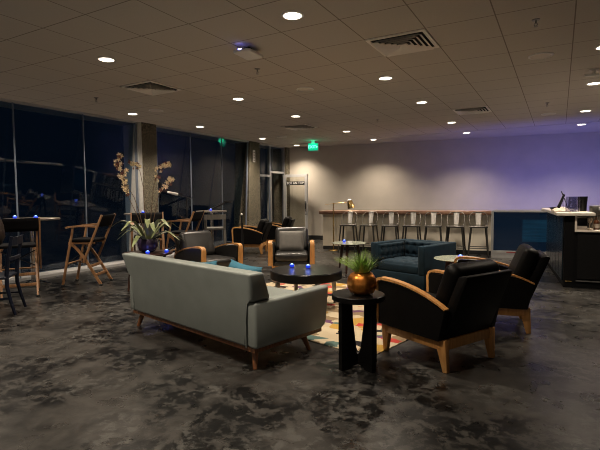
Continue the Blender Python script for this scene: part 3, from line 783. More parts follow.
def glass_table(loc, rz, label, h=0.52):
    t = thing('glass_side_table', label, 'table', loc, rz, 'low glass topped side tables')
    B().lathe([(0.0, h - 0.012), (0.295, h - 0.012), (0.300, h - 0.006), (0.295, h), (0.0, h)], 48).make('tabletop', M_TABLEGLASS, t, angle=30)
    for k in range(3):
        a = k * 2 * PI / 3 + PI / 2
        B().cyl((0.15 * math.cos(a), 0.15 * math.sin(a), h - 0.0125), (0.245 * math.cos(a), 0.245 * math.sin(a), 0.0), 0.032, 0.016, 14).make('leg', M_DARKWOOD, t)
    B().lathe([(0, h - 0.045), (0.16, h - 0.045), (0.16, h - 0.014), (0, h - 0.014)], 24).make('hub', M_DARKWOOD, t)
    return t
g1 = glass_table((-1.245, 6.545 - 0.42, 0), 0.4, 'low glass side table beside the teal armchair, dark tapered legs')
g1.location = (-1.13, 6.12, 0)
g2 = dup(g1, 'low glass side table near the brass lamp, left of the teal armchair', (-3.22, 7.43, 0), 1.25)
OT = Vector((-5.17, 4.64, 0))
t = thing('plant_table', 'low dark wood round table carrying the orchid arrangement behind the sofa', 'table', OT, 0.3)
B().lathe([(0, 0.515), (0.33, 0.515), (0.345, 0.525), (0.345, 0.545), (0.335, 0.55), (0, 0.55)], 48).make('tabletop', M_DARKWOOD, t, angle=30)
for k in range(4):
    a = k * PI / 2 + 0.5
    B().cyl((0.22 * math.cos(a), 0.22 * math.sin(a), 0.516), (0.28 * math.cos(a), 0.28 * math.sin(a), 0.0), 0.026, 0.015, 12).make('leg', M_DARKWOOD, t)

# ------------------------------------------------------------------ blue votive candles
def votive(loc, label, f=[None]):
    if f[0] is None:
        t = thing('votive_candle', label, 'candle', loc, 0, 'blue glass votive candles')
        B().lathe([(0.0, 0.0), (0.020, 0.0), (0.033, 0.012), (0.037, 0.028), (0.034, 0.042), (0.031, 0.042), (0.033, 0.030), (0.028, 0.016), (0.0, 0.012)], 24).make('glass_cup', M_VOTGLASS, t)
        B().lathe([(0.0, 0.014), (0.022, 0.016), (0.026, 0.036), (0.022, 0.048), (0.010, 0.056), (0.0, 0.060)], 16).make('candle_light', M_VOTFLAME, t)
        pl = bpy.data.lights.new('votive_lamp', 'POINT'); pl.energy = 0.12; pl.color = (0.12, 0.2, 1.0); pl.shadow_soft_size = 0.03
        po = bpy.data.objects.new('votive_lamp', pl); COL.objects.link(po); po.parent = t; po.location = (0, 0, 0.075)
        f[0] = t; t.scale = (0.82, 0.82, 0.82); return t
    return dup(f[0], label, loc, 0)
votive((-2.907, 4.909, 0.45), 'left blue votive candle on the black coffee table')
votive((-2.687, 4.926, 0.45), 'right blue votive candle on the black coffee table')
votive((-1.10, 6.14, 0.52), 'blue votive candle on the glass table beside the teal armchair')
votive((-3.32, 7.44, 0.52), 'blue votive candle on the glass table near the brass lamp')
votive((-5.02, 4.50, 0.55), 'blue votive candle in front of the orchid pot')
votive((-4.90, 4.74, 0.55), 'blue votive candle right of the orchid pot')

# ------------------------------------------------------------------ bar height tables and chairs by the windows
def bar_table(loc, label, r=0.40, h=1.05, f=[None]):
    t = thing('bar_table', label, 'table', loc, 0.4, 'round bar height tables')
    B().lathe([(0, h - 0.028), (r - 0.01, h - 0.028), (r, h - 0.020), (r, h - 0.006), (r - 0.006, h), (0, h)], 48).make('tabletop', M_HIGHTOP, t, angle=30)
    B().cyl((0, 0, 0.05), (0, 0, h - 0.028), 0.036, 0.036, 20).lathe([(0, h - 0.04), (0.14, h - 0.04), (0.14, h - 0.0275), (0, h - 0.0275)], 24).make('column', M_CHROME, t)
    b = B()
    for k in range(4):
        a = k * PI / 2
        b.bar((0.02 * math.cos(a), 0.02 * math.sin(a), 0.06), (0.29 * math.cos(a), 0.29 * math.sin(a), 0.018), 0.055, 0.04, d0=0.04, d1=0.022, bev=0.004)
        b.cyl((0.275 * math.cos(a), 0.275 * math.sin(a), 0.0), (0.275 * math.cos(a), 0.275 * math.sin(a), 0.012), 0.018)
    b.make('base', M_CHROME, t)
    return t
bar_table((-7.13, 4.10, 0), 'round bar height table by the window at the left edge', 0.41, 1.035)
bar_table((-6.86, 6.05, 0), 'round bar height table behind the orchid, before the first column', 0.33)
bar_table((-6.60, 7.72, 0), 'round bar height table behind the charcoal armchair, at the second window', 0.33)
votive((-6.99, 4.10, 1.035), 'blue votive candle on the bar table at the left window')
votive((-7.34, 3.98, 1.035), 'dim blue votive candle at the far left of the left window table')
votive((-6.60, 7.70, 1.05), 'blue votive candle on the bar table at the second window')
votive((-6.82, 6.03, 1.05), 'blue votive candle on the bar table behind the orchid flowers')

def make_director(label):
    t = thing('director_chair', label, 'chair', group='tall folding director chairs')
    for sx in (-1, 1):
        x = sx * 0.235
        l = B().bar((x, 0.285, 0.012), (x, 0.10, 0.895), 0.036, 0.030, side=(1, 0, 0), d0=0.024, d1=0.024, bev=0.003).make('leg', M_TEAK, t)
        B().box((x - 0.020, 0.262, 0.0), (x + 0.020, 0.308, 0.03), 0.006).make('foot_cap', M_BASE, l)
        pts = bez((0.185, 0.655), (0.02, 0.60), (-0.12, 0.28), (-0.285, 0.012), 12)
        b = B(); b.strip(pts, 0.024, 0.038, x - sx * 0.027)
        l = b.make('leg', M_TEAK, t, angle=50)
        B().box((x - sx * 0.027 - 0.020, -0.306, 0.0), (x - sx * 0.027 + 0.020, -0.262, 0.03), 0.006).make('foot_cap', M_BASE, l)
        B().bar((x + sx * 0.026, -0.045, 0.36), (x + sx * 0.026, -0.350, 1.085), 0.036, 0.030, side=(1, 0, 0), d0=0.022, d1=0.022, bev=0.003).make('back_post', M_TEAK, t)
        B().strip([(0.20, 0.892), (0.16, 0.905), (0.0, 0.918), (-0.15, 0.915), (-0.27, 0.905)], 0.062, 0.026, x + sx * 0.004).make('armrest', M_TEAK, t, angle=50)
        B().box((x - 0.012 - sx * 0.05, -0.20, 0.64), (x + 0.012 - sx * 0.05, 0.20, 0.675), 0.003).make('seat_rail', M_TEAK, t)
    for y, z in ((-0.205, 0.165), (-0.13, 0.30)):
        B().box((-0.205, y - 0.012, z - 0.02), (0.205, y + 0.012, z + 0.02), 0.003).make('rung', M_TEAK, t)
    B().box((-0.232, 0.195, 0.33), (0.232, 0.235, 0.35), 0.003).make('footrest', M_TEAK, t)
    B().bar((-0.20, 0.17, 0.38), (0.20, -0.08, 0.62), 0.014, 0.014).bar((0.20, 0.17, 0.38), (-0.20, -0.08, 0.62), 0.014, 0.014).make('cross_brace', M_BLACKMET, t)
    B().box((-0.215, -0.21, 0.672), (0.215, 0.20, 0.715), 0.016, 3).make('seat', M_CANVAS, t)
    b = B(); b.grid(12, 4, lambda u, v: Vector(((u - 0.5) * 0.53, -0.272 - 0.075 * v - 0.03 * math.sin(PI * u), 0.905 + 0.175 * v)))
    o = b.make('canvas_back', M_CANVAS, t); o.modifiers.new('thick', 'SOLIDIFY').thickness = 0.012
    return t
dc = make_director('teak director chair with black canvas seen from the side, alone before the left windows')
dc.location = (-6.43, 4.56, 0); dc.rotation_euler = (0, 0, facing(-0.857, -0.515))
dup(dc, 'teak director chair with its black canvas back to the camera at the left edge table', (-6.52, 3.56, 0), facing(-0.874, 0.485))
dup(dc, 'teak director chair standing behind the orchid leaves', (-5.99, 5.38, 0), facing(0.743, -0.669))
dup(dc, 'teak director chair rising behind the charcoal armchair, armrests showing', (-6.17, 6.36, 0), facing(-0.93, -0.36))

t = thing('bar_chair', 'grey wooden bar chair beside the votive table at the second window', 'chair', (-6.05, 7.19, 0), facing(-0.62, 0.78))
for sx in (-1, 1):
    B().bar((sx * 0.19, 0.20, 0.0), (sx * 0.17, 0.16, 0.70), 0.034, 0.04).make('leg', M_GREYWOOD, t)
    B().bar((sx * 0.20, -0.22, 0.0), (sx * 0.18, -0.18, 0.70), 0.036, 0.046).make('leg', M_GREYWOOD, t)
    B().bar((sx * 0.18, -0.18, 0.70), (sx * 0.19, -0.25, 0.98), 0.046, 0.040).make('back_post', M_GREYWOOD, t)
B().box((-0.205, -0.21, 0.695), (0.205, 0.21, 0.735), 0.012).make('seat', M_GREYCLOTH, t)
B().prism([(-0.215, -0.235), (-0.10, -0.268), (0.10, -0.268), (0.215, -0.235), (0.215, -0.262), (0.10, -0.295), (-0.10, -0.295), (-0.215, -0.262)], 0.905, 1.0, 'z').make('backrest', M_GREYWOOD, t, smooth=False)
B().box((-0.185, 0.178, 0.26), (0.185, 0.202, 0.30)).make('stretcher', M_GREYWOOD, t, smooth=False)
B().box((-0.185, -0.215, 0.34), (0.185, -0.191, 0.38)).make('stretcher', M_GREYWOOD, t, smooth=False)

# dark bentwood chair with a seated person, cut by the left edge of the frame
CH = Vector((-5.76, 2.85, 0)); CRZ = facing(-0.69, -0.72)
t = thing('dining_chair', 'navy black wooden chair under the seated person at the left edge', 'chair', CH, CRZ)
for sx in (-1, 1):
    B().bar((sx * 0.20, 0.20, 0.0), (sx * 0.185, 0.175, 0.44), 0.028, 0.036, bev=0.003).make('leg', M_NAVYWOOD, t)
    B().tube([(sx * 0.205, -0.265, 0.0), (sx * 0.20, -0.225, 0.16), (sx * 0.19, -0.19, 0.34), (sx * 0.19, -0.19, 0.48), (sx * 0.195, -0.215, 0.70), (sx * 0.20, -0.262, 0.95)], [0.016, 0.018, 0.021, 0.022, 0.020, 0.018], 10).make('leg', M_NAVYWOOD, t)
B().box((-0.215, -0.20, 0.435), (0.215, 0.215, 0.47), 0.014, 3).make('seat', M_NAVYWOOD, t)
t.scale = (1, 1, 0.95)
for z0 in (0.845, 0.66):
    zz = 0.095 if z0 > 0.8 else 0.04
    y0 = -0.245 if z0 > 0.8 else -0.212
    B().prism([(-0.215, y0), (-0.1, y0 - 0.022), (0.1, y0 - 0.022), (0.215, y0), (0.215, y0 - 0.022), (0.1, y0 - 0.044), (-0.1, y0 - 0.044), (-0.215, y0 - 0.022)], z0, z0 + zz, 'z').make('back_slat', M_NAVYWOOD, t, smooth=False)
for sx in (-1, 1):
    B().bar((sx * 0.195, 0.185, 0.20), (sx * 0.20, -0.215, 0.20), 0.02, 0.02).make('stretcher', M_NAVYWOOD, t)

def skin_mesh(name, joints, bones, material, parent=None, levels=2):
    me = bpy.data.meshes.new(name)
    keys = list(joints)
    me.from_pydata([joints[k][0] for k in keys], [(keys.index(a), keys.index(b_)) for a, b_ in bones], [])
    o = bpy.data.objects.new(name, me); COL.objects.link(o)
    sm = o.modifiers.new('skin', 'SKIN'); sm.use_smooth_shade = True
    lay = me.skin_vertices[0].data if me.skin_vertices else None
    if lay is None:
        bm = bmesh.new(); bm.from_mesh(me); bm.verts.layers.skin.verify(); bm.to_mesh(me); bm.free(); lay = me.skin_vertices[0].data
    for i, k in enumerate(keys):
        r = joints[k][1]; lay[i].radius = r if isinstance(r, tuple) else (r, r); lay[i].use_root = (i == 0)
    sb = o.modifiers.new('sub', 'SUBSURF'); sb.levels = levels; sb.render_levels = levels
    dg = bpy.context.evaluated_depsgraph_get(); dg.update()
    m2 = bpy.data.meshes.new_from_object(o.evaluated_get(dg))
    bpy.data.objects.remove(o)
    m2.materials.clear(); m2.materials.append(material)
    o = bpy.data.objects.new(name, m2); COL.objects.link(o)
    m2.shade_smooth()
    if parent is not None: o.parent = parent
    return o
# seated body, local +y is forward; the seat is at z 0.47
J = {'pelvis': ((0, -0.02, 0.56), (0.15, 0.105)), 'belly': ((0, -0.03, 0.72), (0.135, 0.10)), 'chest': ((0, 0.0, 0.90), (0.155, 0.105)), 'upper': ((0, 0.02, 1.00), (0.12, 0.085)), 'neck': ((0, 0.05, 1.08), 0.055),
     'skull0': ((0, 0.075, 1.15), (0.068, 0.078)), 'skull1': ((0, 0.085, 1.22), (0.078, 0.095)), 'skull2': ((0, 0.075, 1.29), (0.06, 0.075))}
BN = [('pelvis', 'belly'), ('belly', 'chest'), ('chest', 'upper'), ('upper', 'neck'), ('neck', 'skull0'), ('skull0', 'skull1'), ('skull1', 'skull2')]
for sd, k in ((-1, 'l'), (1, 'r')):
    J.update({k + 'sh': ((sd * 0.175, 0.01, 0.995), 0.058), k + 'el': ((sd * 0.225, 0.06, 0.745), 0.045), k + 'wr': ((sd * 0.12, 0.30, 0.665), 0.030),
              k + 'hip': ((sd * 0.095, 0.03, 0.555), 0.085), k + 'kn': ((sd * 0.12, 0.43, 0.545), 0.062), k + 'an': ((sd * 0.12, 0.42, 0.10), 0.042), k + 'toe': ((sd * 0.13, 0.57, 0.035), 0.032)})
    BN += [('upper', k + 'sh'), (k + 'sh', k + 'el'), (k + 'el', k + 'wr'), ('pelvis', k + 'hip'), (k + 'hip', k + 'kn'), (k + 'kn', k + 'an'), (k + 'an', k + 'toe')]
    palm = Vector((sd * 0.095, 0.365, 0.645))
    J[k + 'pa'] = (tuple(palm), (0.034, 0.018)); BN.append((k + 'wr', k + 'pa'))
    for q in range(4):
        off = (q - 1.5) * 0.019; L_ = (0.062, 0.074, 0.070, 0.054)[q]
        p1 = palm + Vector((off, 0.035, 0.0)); p2 = p1 + Vector((0, L_ * 0.55, -0.006)); p3 = p2 + Vector((0, L_ * 0.45, -0.022))
        for n_, p_, r_q in (('a', p1, 0.009), ('b', p2, 0.0085), ('c', p3, 0.007)): J[k + str(q) + n_] = (tuple(p_), r_q)
        BN += [(k + 'pa', k + str(q) + 'a'), (k + str(q) + 'a', k + str(q) + 'b'), (k + str(q) + 'b', k + str(q) + 'c')]
    p1 = palm + Vector((-sd * 0.036, -0.01, 0.006)); p2 = p1 + Vector((-sd * 0.018, 0.032, -0.004))
    J[k + 'ta'] = (tuple(p1), 0.011); J[k + 'tb'] = (tuple(p2), 0.009); BN += [(k + 'pa', k + 'ta'), (k + 'ta', k + 'tb')]
p = thing('person', 'person with long brown hair and dark jacket seated at the left edge', 'person', CH + Vector((-0.69, -0.72, 0)) * 0.09, CRZ)
body = skin_mesh('body', J, BN, M_SKIN, p)
# face
b = B(); b.ball((0, 0.185, 1.205), 0.014, (0.8, 1.2, 1.4), 10, 8); b.ball((-0.08, 0.075, 1.205), 0.022, (0.35, 0.8, 1.3), 10, 8); b.ball((0.08, 0.075, 1.205), 0.022, (0.35, 0.8, 1.3), 10, 8)
b.make('nose_and_ears', M_SKIN, p)
B().ball((0.032, 0.163, 1.228), 0.012, (1.2, 0.6, 0.8), 10, 8).ball((-0.032, 0.163, 1.228), 0.012, (1.2, 0.6, 0.8), 10, 8).make('eyes', M_EYE, p)
B().ball((0, 0.168, 1.168), 0.02, (1.2, 0.4, 0.35), 10, 8).make('mouth', mat('lips', (0.30, 0.10, 0.09), 0.5), p)
# jacket and trousers follow the limbs with a little more girth
def grow(keys, bones, dr, name, material):
    return skin_mesh(name, {k: (J[k][0], tuple(v + dr for v in (J[k][1] if isinstance(J[k][1], tuple) else (J[k][1],) * 2))) for k in keys}, bones, material, p)
grow(['belly', 'pelvis', 'chest', 'upper', 'lsh', 'lel', 'lwr', 'rsh', 'rel', 'rwr'], [('pelvis', 'belly'), ('belly', 'chest'), ('chest', 'upper'), ('upper', 'lsh'), ('lsh', 'lel'), ('lel', 'lwr'), ('upper', 'rsh'), ('rsh', 'rel'), ('rel', 'rwr')], 0.022, 'jacket', M_JACKET)
grow(['pelvis', 'lhip', 'lkn', 'lan', 'rhip', 'rkn', 'ran'], [('pelvis', 'lhip'), ('lhip', 'lkn'), ('lkn', 'lan'), ('pelvis', 'rhip'), ('rhip', 'rkn'), ('rkn', 'ran')], 0.012, 'trousers', M_TROUSER)
for sd in (-1, 1):
    B().box((sd * 0.125 - 0.048, 0.36, 0.0), (sd * 0.125 + 0.048, 0.63, 0.085), 0.032, 3).make('shoe', M_BLACKLAC, p)
b = B(); b.ball((0, 0.055, 1.245), 0.105, (0.92, 1.0, 1.0), 20, 14)
b.tube([(0, -0.03, 1.26), (0, -0.075, 1.14), (0, -0.125, 1.0), (0, -0.155, 0.88), (0, -0.16, 0.80)], [0.085, 0.10, 0.095, 0.075, 0.03], 16)
for sx in (-1, 1):
    b.tube([(sx * 0.075, 0.05, 1.27), (sx * 0.098, 0.03, 1.17), (sx * 0.11, -0.02, 1.04), (sx * 0.10, -0.07, 0.92), (sx * 0.085, -0.10, 0.84)], [0.03, 0.042, 0.05, 0.045, 0.015], 12)
b.make('hair', M_HAIR, p, angle=180)

# ------------------------------------------------------------------ orchid arrangement
t = thing('orchid_arrangement', 'tall cream and burgundy orchid spikes with strap leaves in a violet bowl', 'potted plant', (OT.x, OT.y, 0.55))
B().lathe([(0, 0), (0.07, 0), (0.115, 0.03), (0.142, 0.09), (0.140, 0.15), (0.118, 0.195), (0.108, 0.195), (0.125, 0.15), (0.10, 0.12), (0, 0.12)], 36, lobes=9, amp=0.02).make('bowl', mat('violet_glazed_bowl', (0.030, 0.020, 0.045), 0.25, noise=0.3, nscale=10), t, angle=60)
B().lathe([(0, 0.165), (0.08, 0.17), (0.125, 0.16), (0.0, 0.13)], 20).make('moss', mat('brown_moss', (0.06, 0.05, 0.02), 0.9, noise=0.4, nscale=40, bump=0.8), t)
rnd = random.Random(11)
RIGHT = Vector((0.87, 0.494, 0)); AWAY = Vector((-0.494, 0.87, 0))
for k in range(15):
    a = k * 2 * PI / 15 + rnd.uniform(-0.15, 0.15); L_ = rnd.uniform(0.34, 0.54); up = rnd.uniform(0.08, 0.27); wd = rnd.uniform(0.034, 0.048)
    dx, dy = math.cos(a), math.sin(a); b = B(); pr_ = None
    for q in range(11):
        u = q / 10
        r = 0.03 + L_ * u; z = 0.16 + up * math.sin(min(1, u * 1.25) * PI * 0.62) * 1.3 - 0.30 * max(0, u - 0.45) ** 1.4 * (1.15 - up)
        wq = wd * (math.sin(PI * (0.12 + 0.88 * u)) ** 0.7) * (1 if u < 1 else 0.05) + 0.001
        vs = [b.bm.verts.new((dx * r - dy * wq * e_, dy * r + dx * wq * e_, z + abs(e_) * 0.35 * wq)) for e_ in (-1, 0, 1)]
        if pr_:
            for i in range(2): b.bm.faces.new([pr_[i], pr_[i + 1], vs[i + 1], vs[i]])
        pr_ = vs
    b.make('leaf', M_LEAF, t, angle=180)
def blossom_mesh():
    b = B()
    for k in range(5):
        a = k * 2 * PI / 5 + 0.3
        for q in range(1):
            c_, s_ = math.cos(a), math.sin(a)
            def P(u, v):
                r = 0.004 + 0.030 * u; wv = 0.0095 * math.sin(PI * (0.15 + 0.80 * u)) * v
                return b.bm.verts.new((c_ * r - s_ * wv, -0.010 * u * u + 0.004 * abs(v), s_ * r + c_ * wv))
            rows = [[P(u, v) for v in (-1, 0, 1)] for u in (0, 0.4, 0.75, 1.0)]
            for r0, r1 in zip(rows, rows[1:]):
                for i in range(2): b.bm.faces.new([r0[i], r0[i + 1], r1[i + 1], r1[i]])
    b.ball((0, -0.006, 0), 0.008, (1, 1.3, 1), 8, 6)
    bmesh.ops.recalc_face_normals(b.bm, faces=b.bm.faces[:])
    me = bpy.data.meshes.new('blossom'); b.bm.to_mesh(me); b.bm.free(); me.shade_smooth(); return me
bm_c = blossom_mesh(); bm_c.materials.append(M_PETAL)
bm_r = bm_c.copy(); bm_r.materials.clear(); bm_r.materials.append(M_PETALRED)
O0 = Vector((OT.x, OT.y, 0.55))
SP = [  # control points of the flower spikes: sideways, up, depth
    [(-0.02, 0.15, 0), (-0.10, 0.55, 0.0), (-0.17, 0.80, -0.02), (-0.31, 1.05, -0.04), (-0.37, 1.25, -0.05), (-0.34, 1.40, -0.05)],
    [(0.00, 0.15, 0), (-0.04, 0.60, 0.03), (-0.06, 0.95, 0.05), (-0.10, 1.18, 0.05), (-0.17, 1.27, 0.05), (-0.22, 1.29, 0.05)],
    [(0.02, 0.15, 0), (0.06, 0.60, 0.02), (0.10, 0.95, 0.03), (0.17, 1.15, 0.03), (0.27, 1.26, 0.02), (0.31, 1.25, 0.02)],
    [(0.03, 0.15, 0), (0.12, 0.55, -0.02), (0.18, 0.80, -0.03), (0.28, 0.95, -0.03), (0.37, 1.05, -0.03), (0.41, 1.03, -0.03)],
    [(-0.03, 0.15, 0), (-0.11, 0.50, -0.04), (-0.20, 0.72, -0.06), (-0.27, 0.90, -0.07), (-0.29, 1.08, -0.07), (-0.26, 1.20, -0.07)]]
for si, ctl in enumerate(SP):
    P = [RIGHT * a + AWAY * c_ + Vector((0, 0, z)) for a, z, c_ in ctl]
    pts = []
    for i in range(len(P) - 1):
        for q in range(4): pts.append(P[i].lerp(P[i + 1], q / 4))
    pts.append(P[-1])
    sp = B().tube(pts, [0.0055 - 0.0035 * i / len(pts) for i in range(len(pts))], 6).make('flower_spike', M_STEM, t)
    n_ = (30, 14, 20, 18, 18)[si]
    for k in range(n_):
        u = 0.50 + 0.5 * k / n_ if si != 1 else 0.66 + 0.34 * k / n_
        f_ = u * (len(pts) - 1); i = min(int(f_), len(pts) - 2); c_ = pts[i].lerp(pts[i + 1], f_ - i)
        o = bpy.data.objects.new('blossom', bm_c if rnd.random() < 0.62 else bm_r); COL.objects.link(o); o.parent = sp
        o.location = c_ + RIGHT * rnd.uniform(-0.045, 0.045) - AWAY * rnd.uniform(-0.03, 0.04) + Vector((0, 0, rnd.uniform(-0.03, 0.03)))
        o.rotation_euler = (rnd.uniform(-0.5, 0.5), rnd.uniform(0, 6), 0.55 + rnd.uniform(-0.9, 0.9)); q_ = rnd.uniform(0.7, 1.2); o.scale = (q_, q_, q_)

# ------------------------------------------------------------------ metal counter stools, backs against the half wall
LA = math.atan2(0.14, 1.0)
def make_stool(label):
    t = thing('bar_stool', label, 'stool', group='metal counter stools in a row')
    for sx in (-1, 1):
        for sy in (-1, 1):
            B().bar((sx * 0.15, sy * 0.15, 0.645), (sx * 0.205, sy * 0.205, 0.0), 0.040, 0.022, side=(sx, sy, 0), d0=0.020, d1=0.016).make('leg', M_DARKSTEEL, t, smooth=False)
    B().prism([(-0.13, -0.19), (0.13, -0.19), (0.18, -0.15), (0.19, 0.12), (0.15, 0.185), (-0.15, 0.185), (-0.19, 0.12), (-0.18, -0.15)], 0.635, 0.665, 'z', bev=0.008).make('seat', M_DARKSTEEL, t)
    b = B()
    for a, c_ in (((-0.186, -0.186), (0.186, -0.186)), ((0.186, -0.186), (0.186, 0.186)), ((0.186, 0.186), (-0.186, 0.186)), ((-0.186, 0.186), (-0.186, -0.186))):
        b.cyl((*a, 0.20), (*c_, 0.20), 0.009, n=8)
    b.make('footrest', M_DARKSTEEL, t)
    # hoop of the back (behind the sitter: local -y)
    pts = [(-0.165, -0.02, 0.66), (-0.185, -0.10, 0.78), (-0.175, -0.165, 0.90), (-0.12, -0.205, 0.955), (0.0, -0.225, 0.965), (0.12, -0.205, 0.955), (0.175, -0.165, 0.90), (0.185, -0.10, 0.78), (0.165, -0.02, 0.66)]
    B().tube(pts, 0.009, 10).make('back_hoop', M_DARKSTEEL, t)
    b = B()
    b.grid(4, 8, lambda u, v: Vector(((u - 0.5) * (0.095 + 0.035 * v), -0.165 - 0.055 * v - 0.012 * math.cos((u - 0.5) * PI), 0.66 + 0.305 * v)))
    o = b.make('back_splat', M_STEEL, t); o.modifiers.new('thick', 'SOLIDIFY').thickness = 0.004
    return t
SX = [(-4.41, 10.10), (-3.92, 10.17), (-3.42, 10.24), (-2.93, 10.31), (-2.46, 10.38), (-1.99, 10.44), (-1.52, 10.51)]
SLAB = ['first metal counter stool from the left, right beside the brass lamp', 'second metal counter stool from the left in the row', 'third metal counter stool from the left in the row',
        'fourth metal counter stool, the middle one of the row', 'third metal counter stool from the right, behind the teal armchair', 'second metal counter stool from the right in the row', 'rightmost metal counter stool, next to the blue panel']
st = make_stool(SLAB[0])
for k, (x, y) in enumerate(SX):
    jr = (0.05, -0.06, 0.04, -0.03, 0.07, -0.05, 0.03)[k]
    if k == 0: st.location = (x, y + 0.03, 0); st.rotation_euler = (0, 0, PI + LA + jr)
    else: dup(st, SLAB[k], (x, y + 0.03, 0), PI + LA + jr)

# brass pharmacy floor lamp
t = thing('floor_lamp', 'slim brass floor lamp with a swing arm at the left end of the counter', 'lamp', (-4.86, 10.24, 0))
B().lathe([(0, 0), (0.125, 0), (0.128, 0.008), (0.120, 0.018), (0.02, 0.024), (0, 0.024)], 36).make('base', M_BRASS, t)
B().cyl((0, 0, 0.02), (0, 0, 1.17), 0.013, n=14).make('pole', M_BRASS, t)
B().ball((0, 0, 1.165), 0.018).make('joint', M_BRASS, t)
ax = Vector((0.87, 0.494, 0)); e_ = ax * 0.40 + Vector((0, 0, 1.205))
B().cyl(-ax * 0.20 + Vector((0, 0, 1.140)), e_, 0.006, n=10).make('arm', M_BRASS, t)
R = Matrix.Translation(e_ + Vector((0, 0, 0.03))) @ Matrix.Rotation(0.25, 4, Vector((0.494, -0.87, 0)))
sh = B(); sh.lathe([(0.0, 0.0), (0.050, 0.0), (0.060, -0.014), (0.098, -0.190), (0.094, -0.190), (0.054, -0.014), (0.0, -0.010)], 28); bmesh.ops.transform(sh.bm, matrix=R, verts=sh.bm.verts[:])
o = sh.make('lamp_shade', M_BRASS, t)
sh = B(); sh.lathe([(0.0, 0.032), (0.034, 0.036), (0.052, 0.020), (0.052, 0.001), (0.0, 0.001)], 24); bmesh.ops.transform(sh.bm, matrix=R, verts=sh.bm.verts[:])
sh.make('shade_cap', M_WHITEPLASTIC, o)
ll = bpy.data.lights.new('floor_lamp_bulb', 'SPOT'); ll.energy = 14.0; ll.color = (1.0, 0.85, 0.6); ll.spot_size = math.radians(110); ll.spot_blend = 0.6; ll.shadow_soft_size = 0.03
lb = bpy.data.objects.new('floor_lamp_bulb', ll); COL.objects.link(lb); lb.parent = t; lb.location = R @ Vector((0, 0, -0.10)); lb.rotation_euler = R.to_euler()

# wide dark blue panel in a silver frame at the end of the counter
def glow_panel_material():
    m = bpy.data.materials.new('blue_glow_panel'); m.use_nodes = True
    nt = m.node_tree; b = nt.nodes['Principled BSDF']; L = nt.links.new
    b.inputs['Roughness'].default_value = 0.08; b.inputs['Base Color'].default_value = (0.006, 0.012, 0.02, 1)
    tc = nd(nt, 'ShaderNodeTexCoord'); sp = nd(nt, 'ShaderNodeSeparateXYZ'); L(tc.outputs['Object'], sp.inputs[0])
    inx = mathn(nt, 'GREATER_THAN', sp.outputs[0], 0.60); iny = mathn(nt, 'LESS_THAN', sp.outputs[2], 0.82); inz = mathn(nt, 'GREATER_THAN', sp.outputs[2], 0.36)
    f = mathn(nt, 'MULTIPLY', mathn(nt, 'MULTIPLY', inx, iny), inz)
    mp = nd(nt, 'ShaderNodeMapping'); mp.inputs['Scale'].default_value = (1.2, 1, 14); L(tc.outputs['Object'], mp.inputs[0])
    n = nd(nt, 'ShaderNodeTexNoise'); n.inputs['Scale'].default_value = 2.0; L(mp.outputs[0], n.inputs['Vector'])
    r = nd(nt, 'ShaderNodeMixRGB'); r.inputs['Color1'].default_value = (0.0012, 0.0045, 0.012, 1); r.inputs['Color2'].default_value = (0.004, 0.028, 0.052, 1)  # dark blue and a lighter teal block put into the panel's glow
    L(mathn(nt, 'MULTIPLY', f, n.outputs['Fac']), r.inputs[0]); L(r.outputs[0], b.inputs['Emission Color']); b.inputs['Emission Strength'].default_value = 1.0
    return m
t = thing('display_panel', 'wide dark blue glass panel in a silver frame standing beside the bar', 'screen', (-1.255, 10.50, 0), LA)
SWD = 1.45
B().box((0, 0, 0.0), (SWD, 0.12, 0.10)).make('plinth', M_ALUPAINT, t, smooth=False)
B().box((0, -0.005, 0.10), (0.045, 0.12, 1.015)).box((SWD - 0.045, -0.005, 0.10), (SWD, 0.12, 1.015)).box((0.045, -0.005, 0.975), (SWD - 0.045, 0.12, 1.015)).box((0.045, -0.005, 0.10), (SWD - 0.045, 0.12, 0.16)).make('frame', M_ALUPAINT, t, smooth=False)
B().box((0.045, 0.01, 0.16), (SWD - 0.045, 0.10, 0.975)).make('glow_panel', glow_panel_material(), t, smooth=False)
B().box((0.30, -0.009, 0.118), (0.62, -0.005, 0.135)).make('red_trim', mat('red_paint', (0.30, 0.03, 0.03), 0.5), t, smooth=False)

# ------------------------------------------------------------------ the bar
BA = 0.105
BAR0 = Vector((0.072, 7.53, 0)); BU = Vector((math.cos(BA), math.sin(BA), 0)); BV = Vector((-math.sin(BA), math.cos(BA), 0))
def barpt(u, v, z): return BAR0 + BU * u + BV * v + Vector((0, 0, z))
t = thing('bar_counter', 'black bar counter with a pale raised top at the right edge', 'bar', BAR0, BA)
B().box((0.0, 0.0, 0.0), (0.125, 2.5, 1.03)).make('front_wall', M_BARBLACK, t, smooth=False)
b = B()
for k in range(6):
    b.box((-0.018, 0.06 + k * 0.405, 0.09), (0.0, 0.06 + k * 0.405 + 0.375, 1.00), 0.004, 1)
b.make('side_panels', M_BARPANEL, t, smooth=False)
B().box((0.125, 0.02, 0.0), (1.5, 0.9, 0.80)).make('work_cabinet', M_BARBLACK, t, smooth=False)
B().box((0.165, 0.008, 0.13), (1.45, 0.02, 0.77), 0.004, 1).make('end_panel', mat('charcoal_panel', (0.006, 0.006, 0.0065), 0.7, spec=0.1, noise=0.1), t, smooth=False)
B().box((0.155, 0.0, 0.095), (1.5, 0.012, 0.11)).make('kick_strip', M_GUN, t, smooth=False)
B().box((0.02, -0.012, 0.085), (0.11, 0.0, 0.10), 0.003).make('pull', M_BRASS, t)
B().box((0.125, -0.02, 0.80), (1.52, 0.9, 0.83), 0.004, 1).box((0.125, -0.015, 0.83), (0.15, 0.6, 1.03)).make('worktop', M_TOPWHITE, t, smooth=False)
B().box((0.15, 0.52, 0.83), (1.5, 0.56, 1.03)).make('niche_back', mat('dark_niche', (0.03, 0.025, 0.022), 0.6), t, smooth=False)
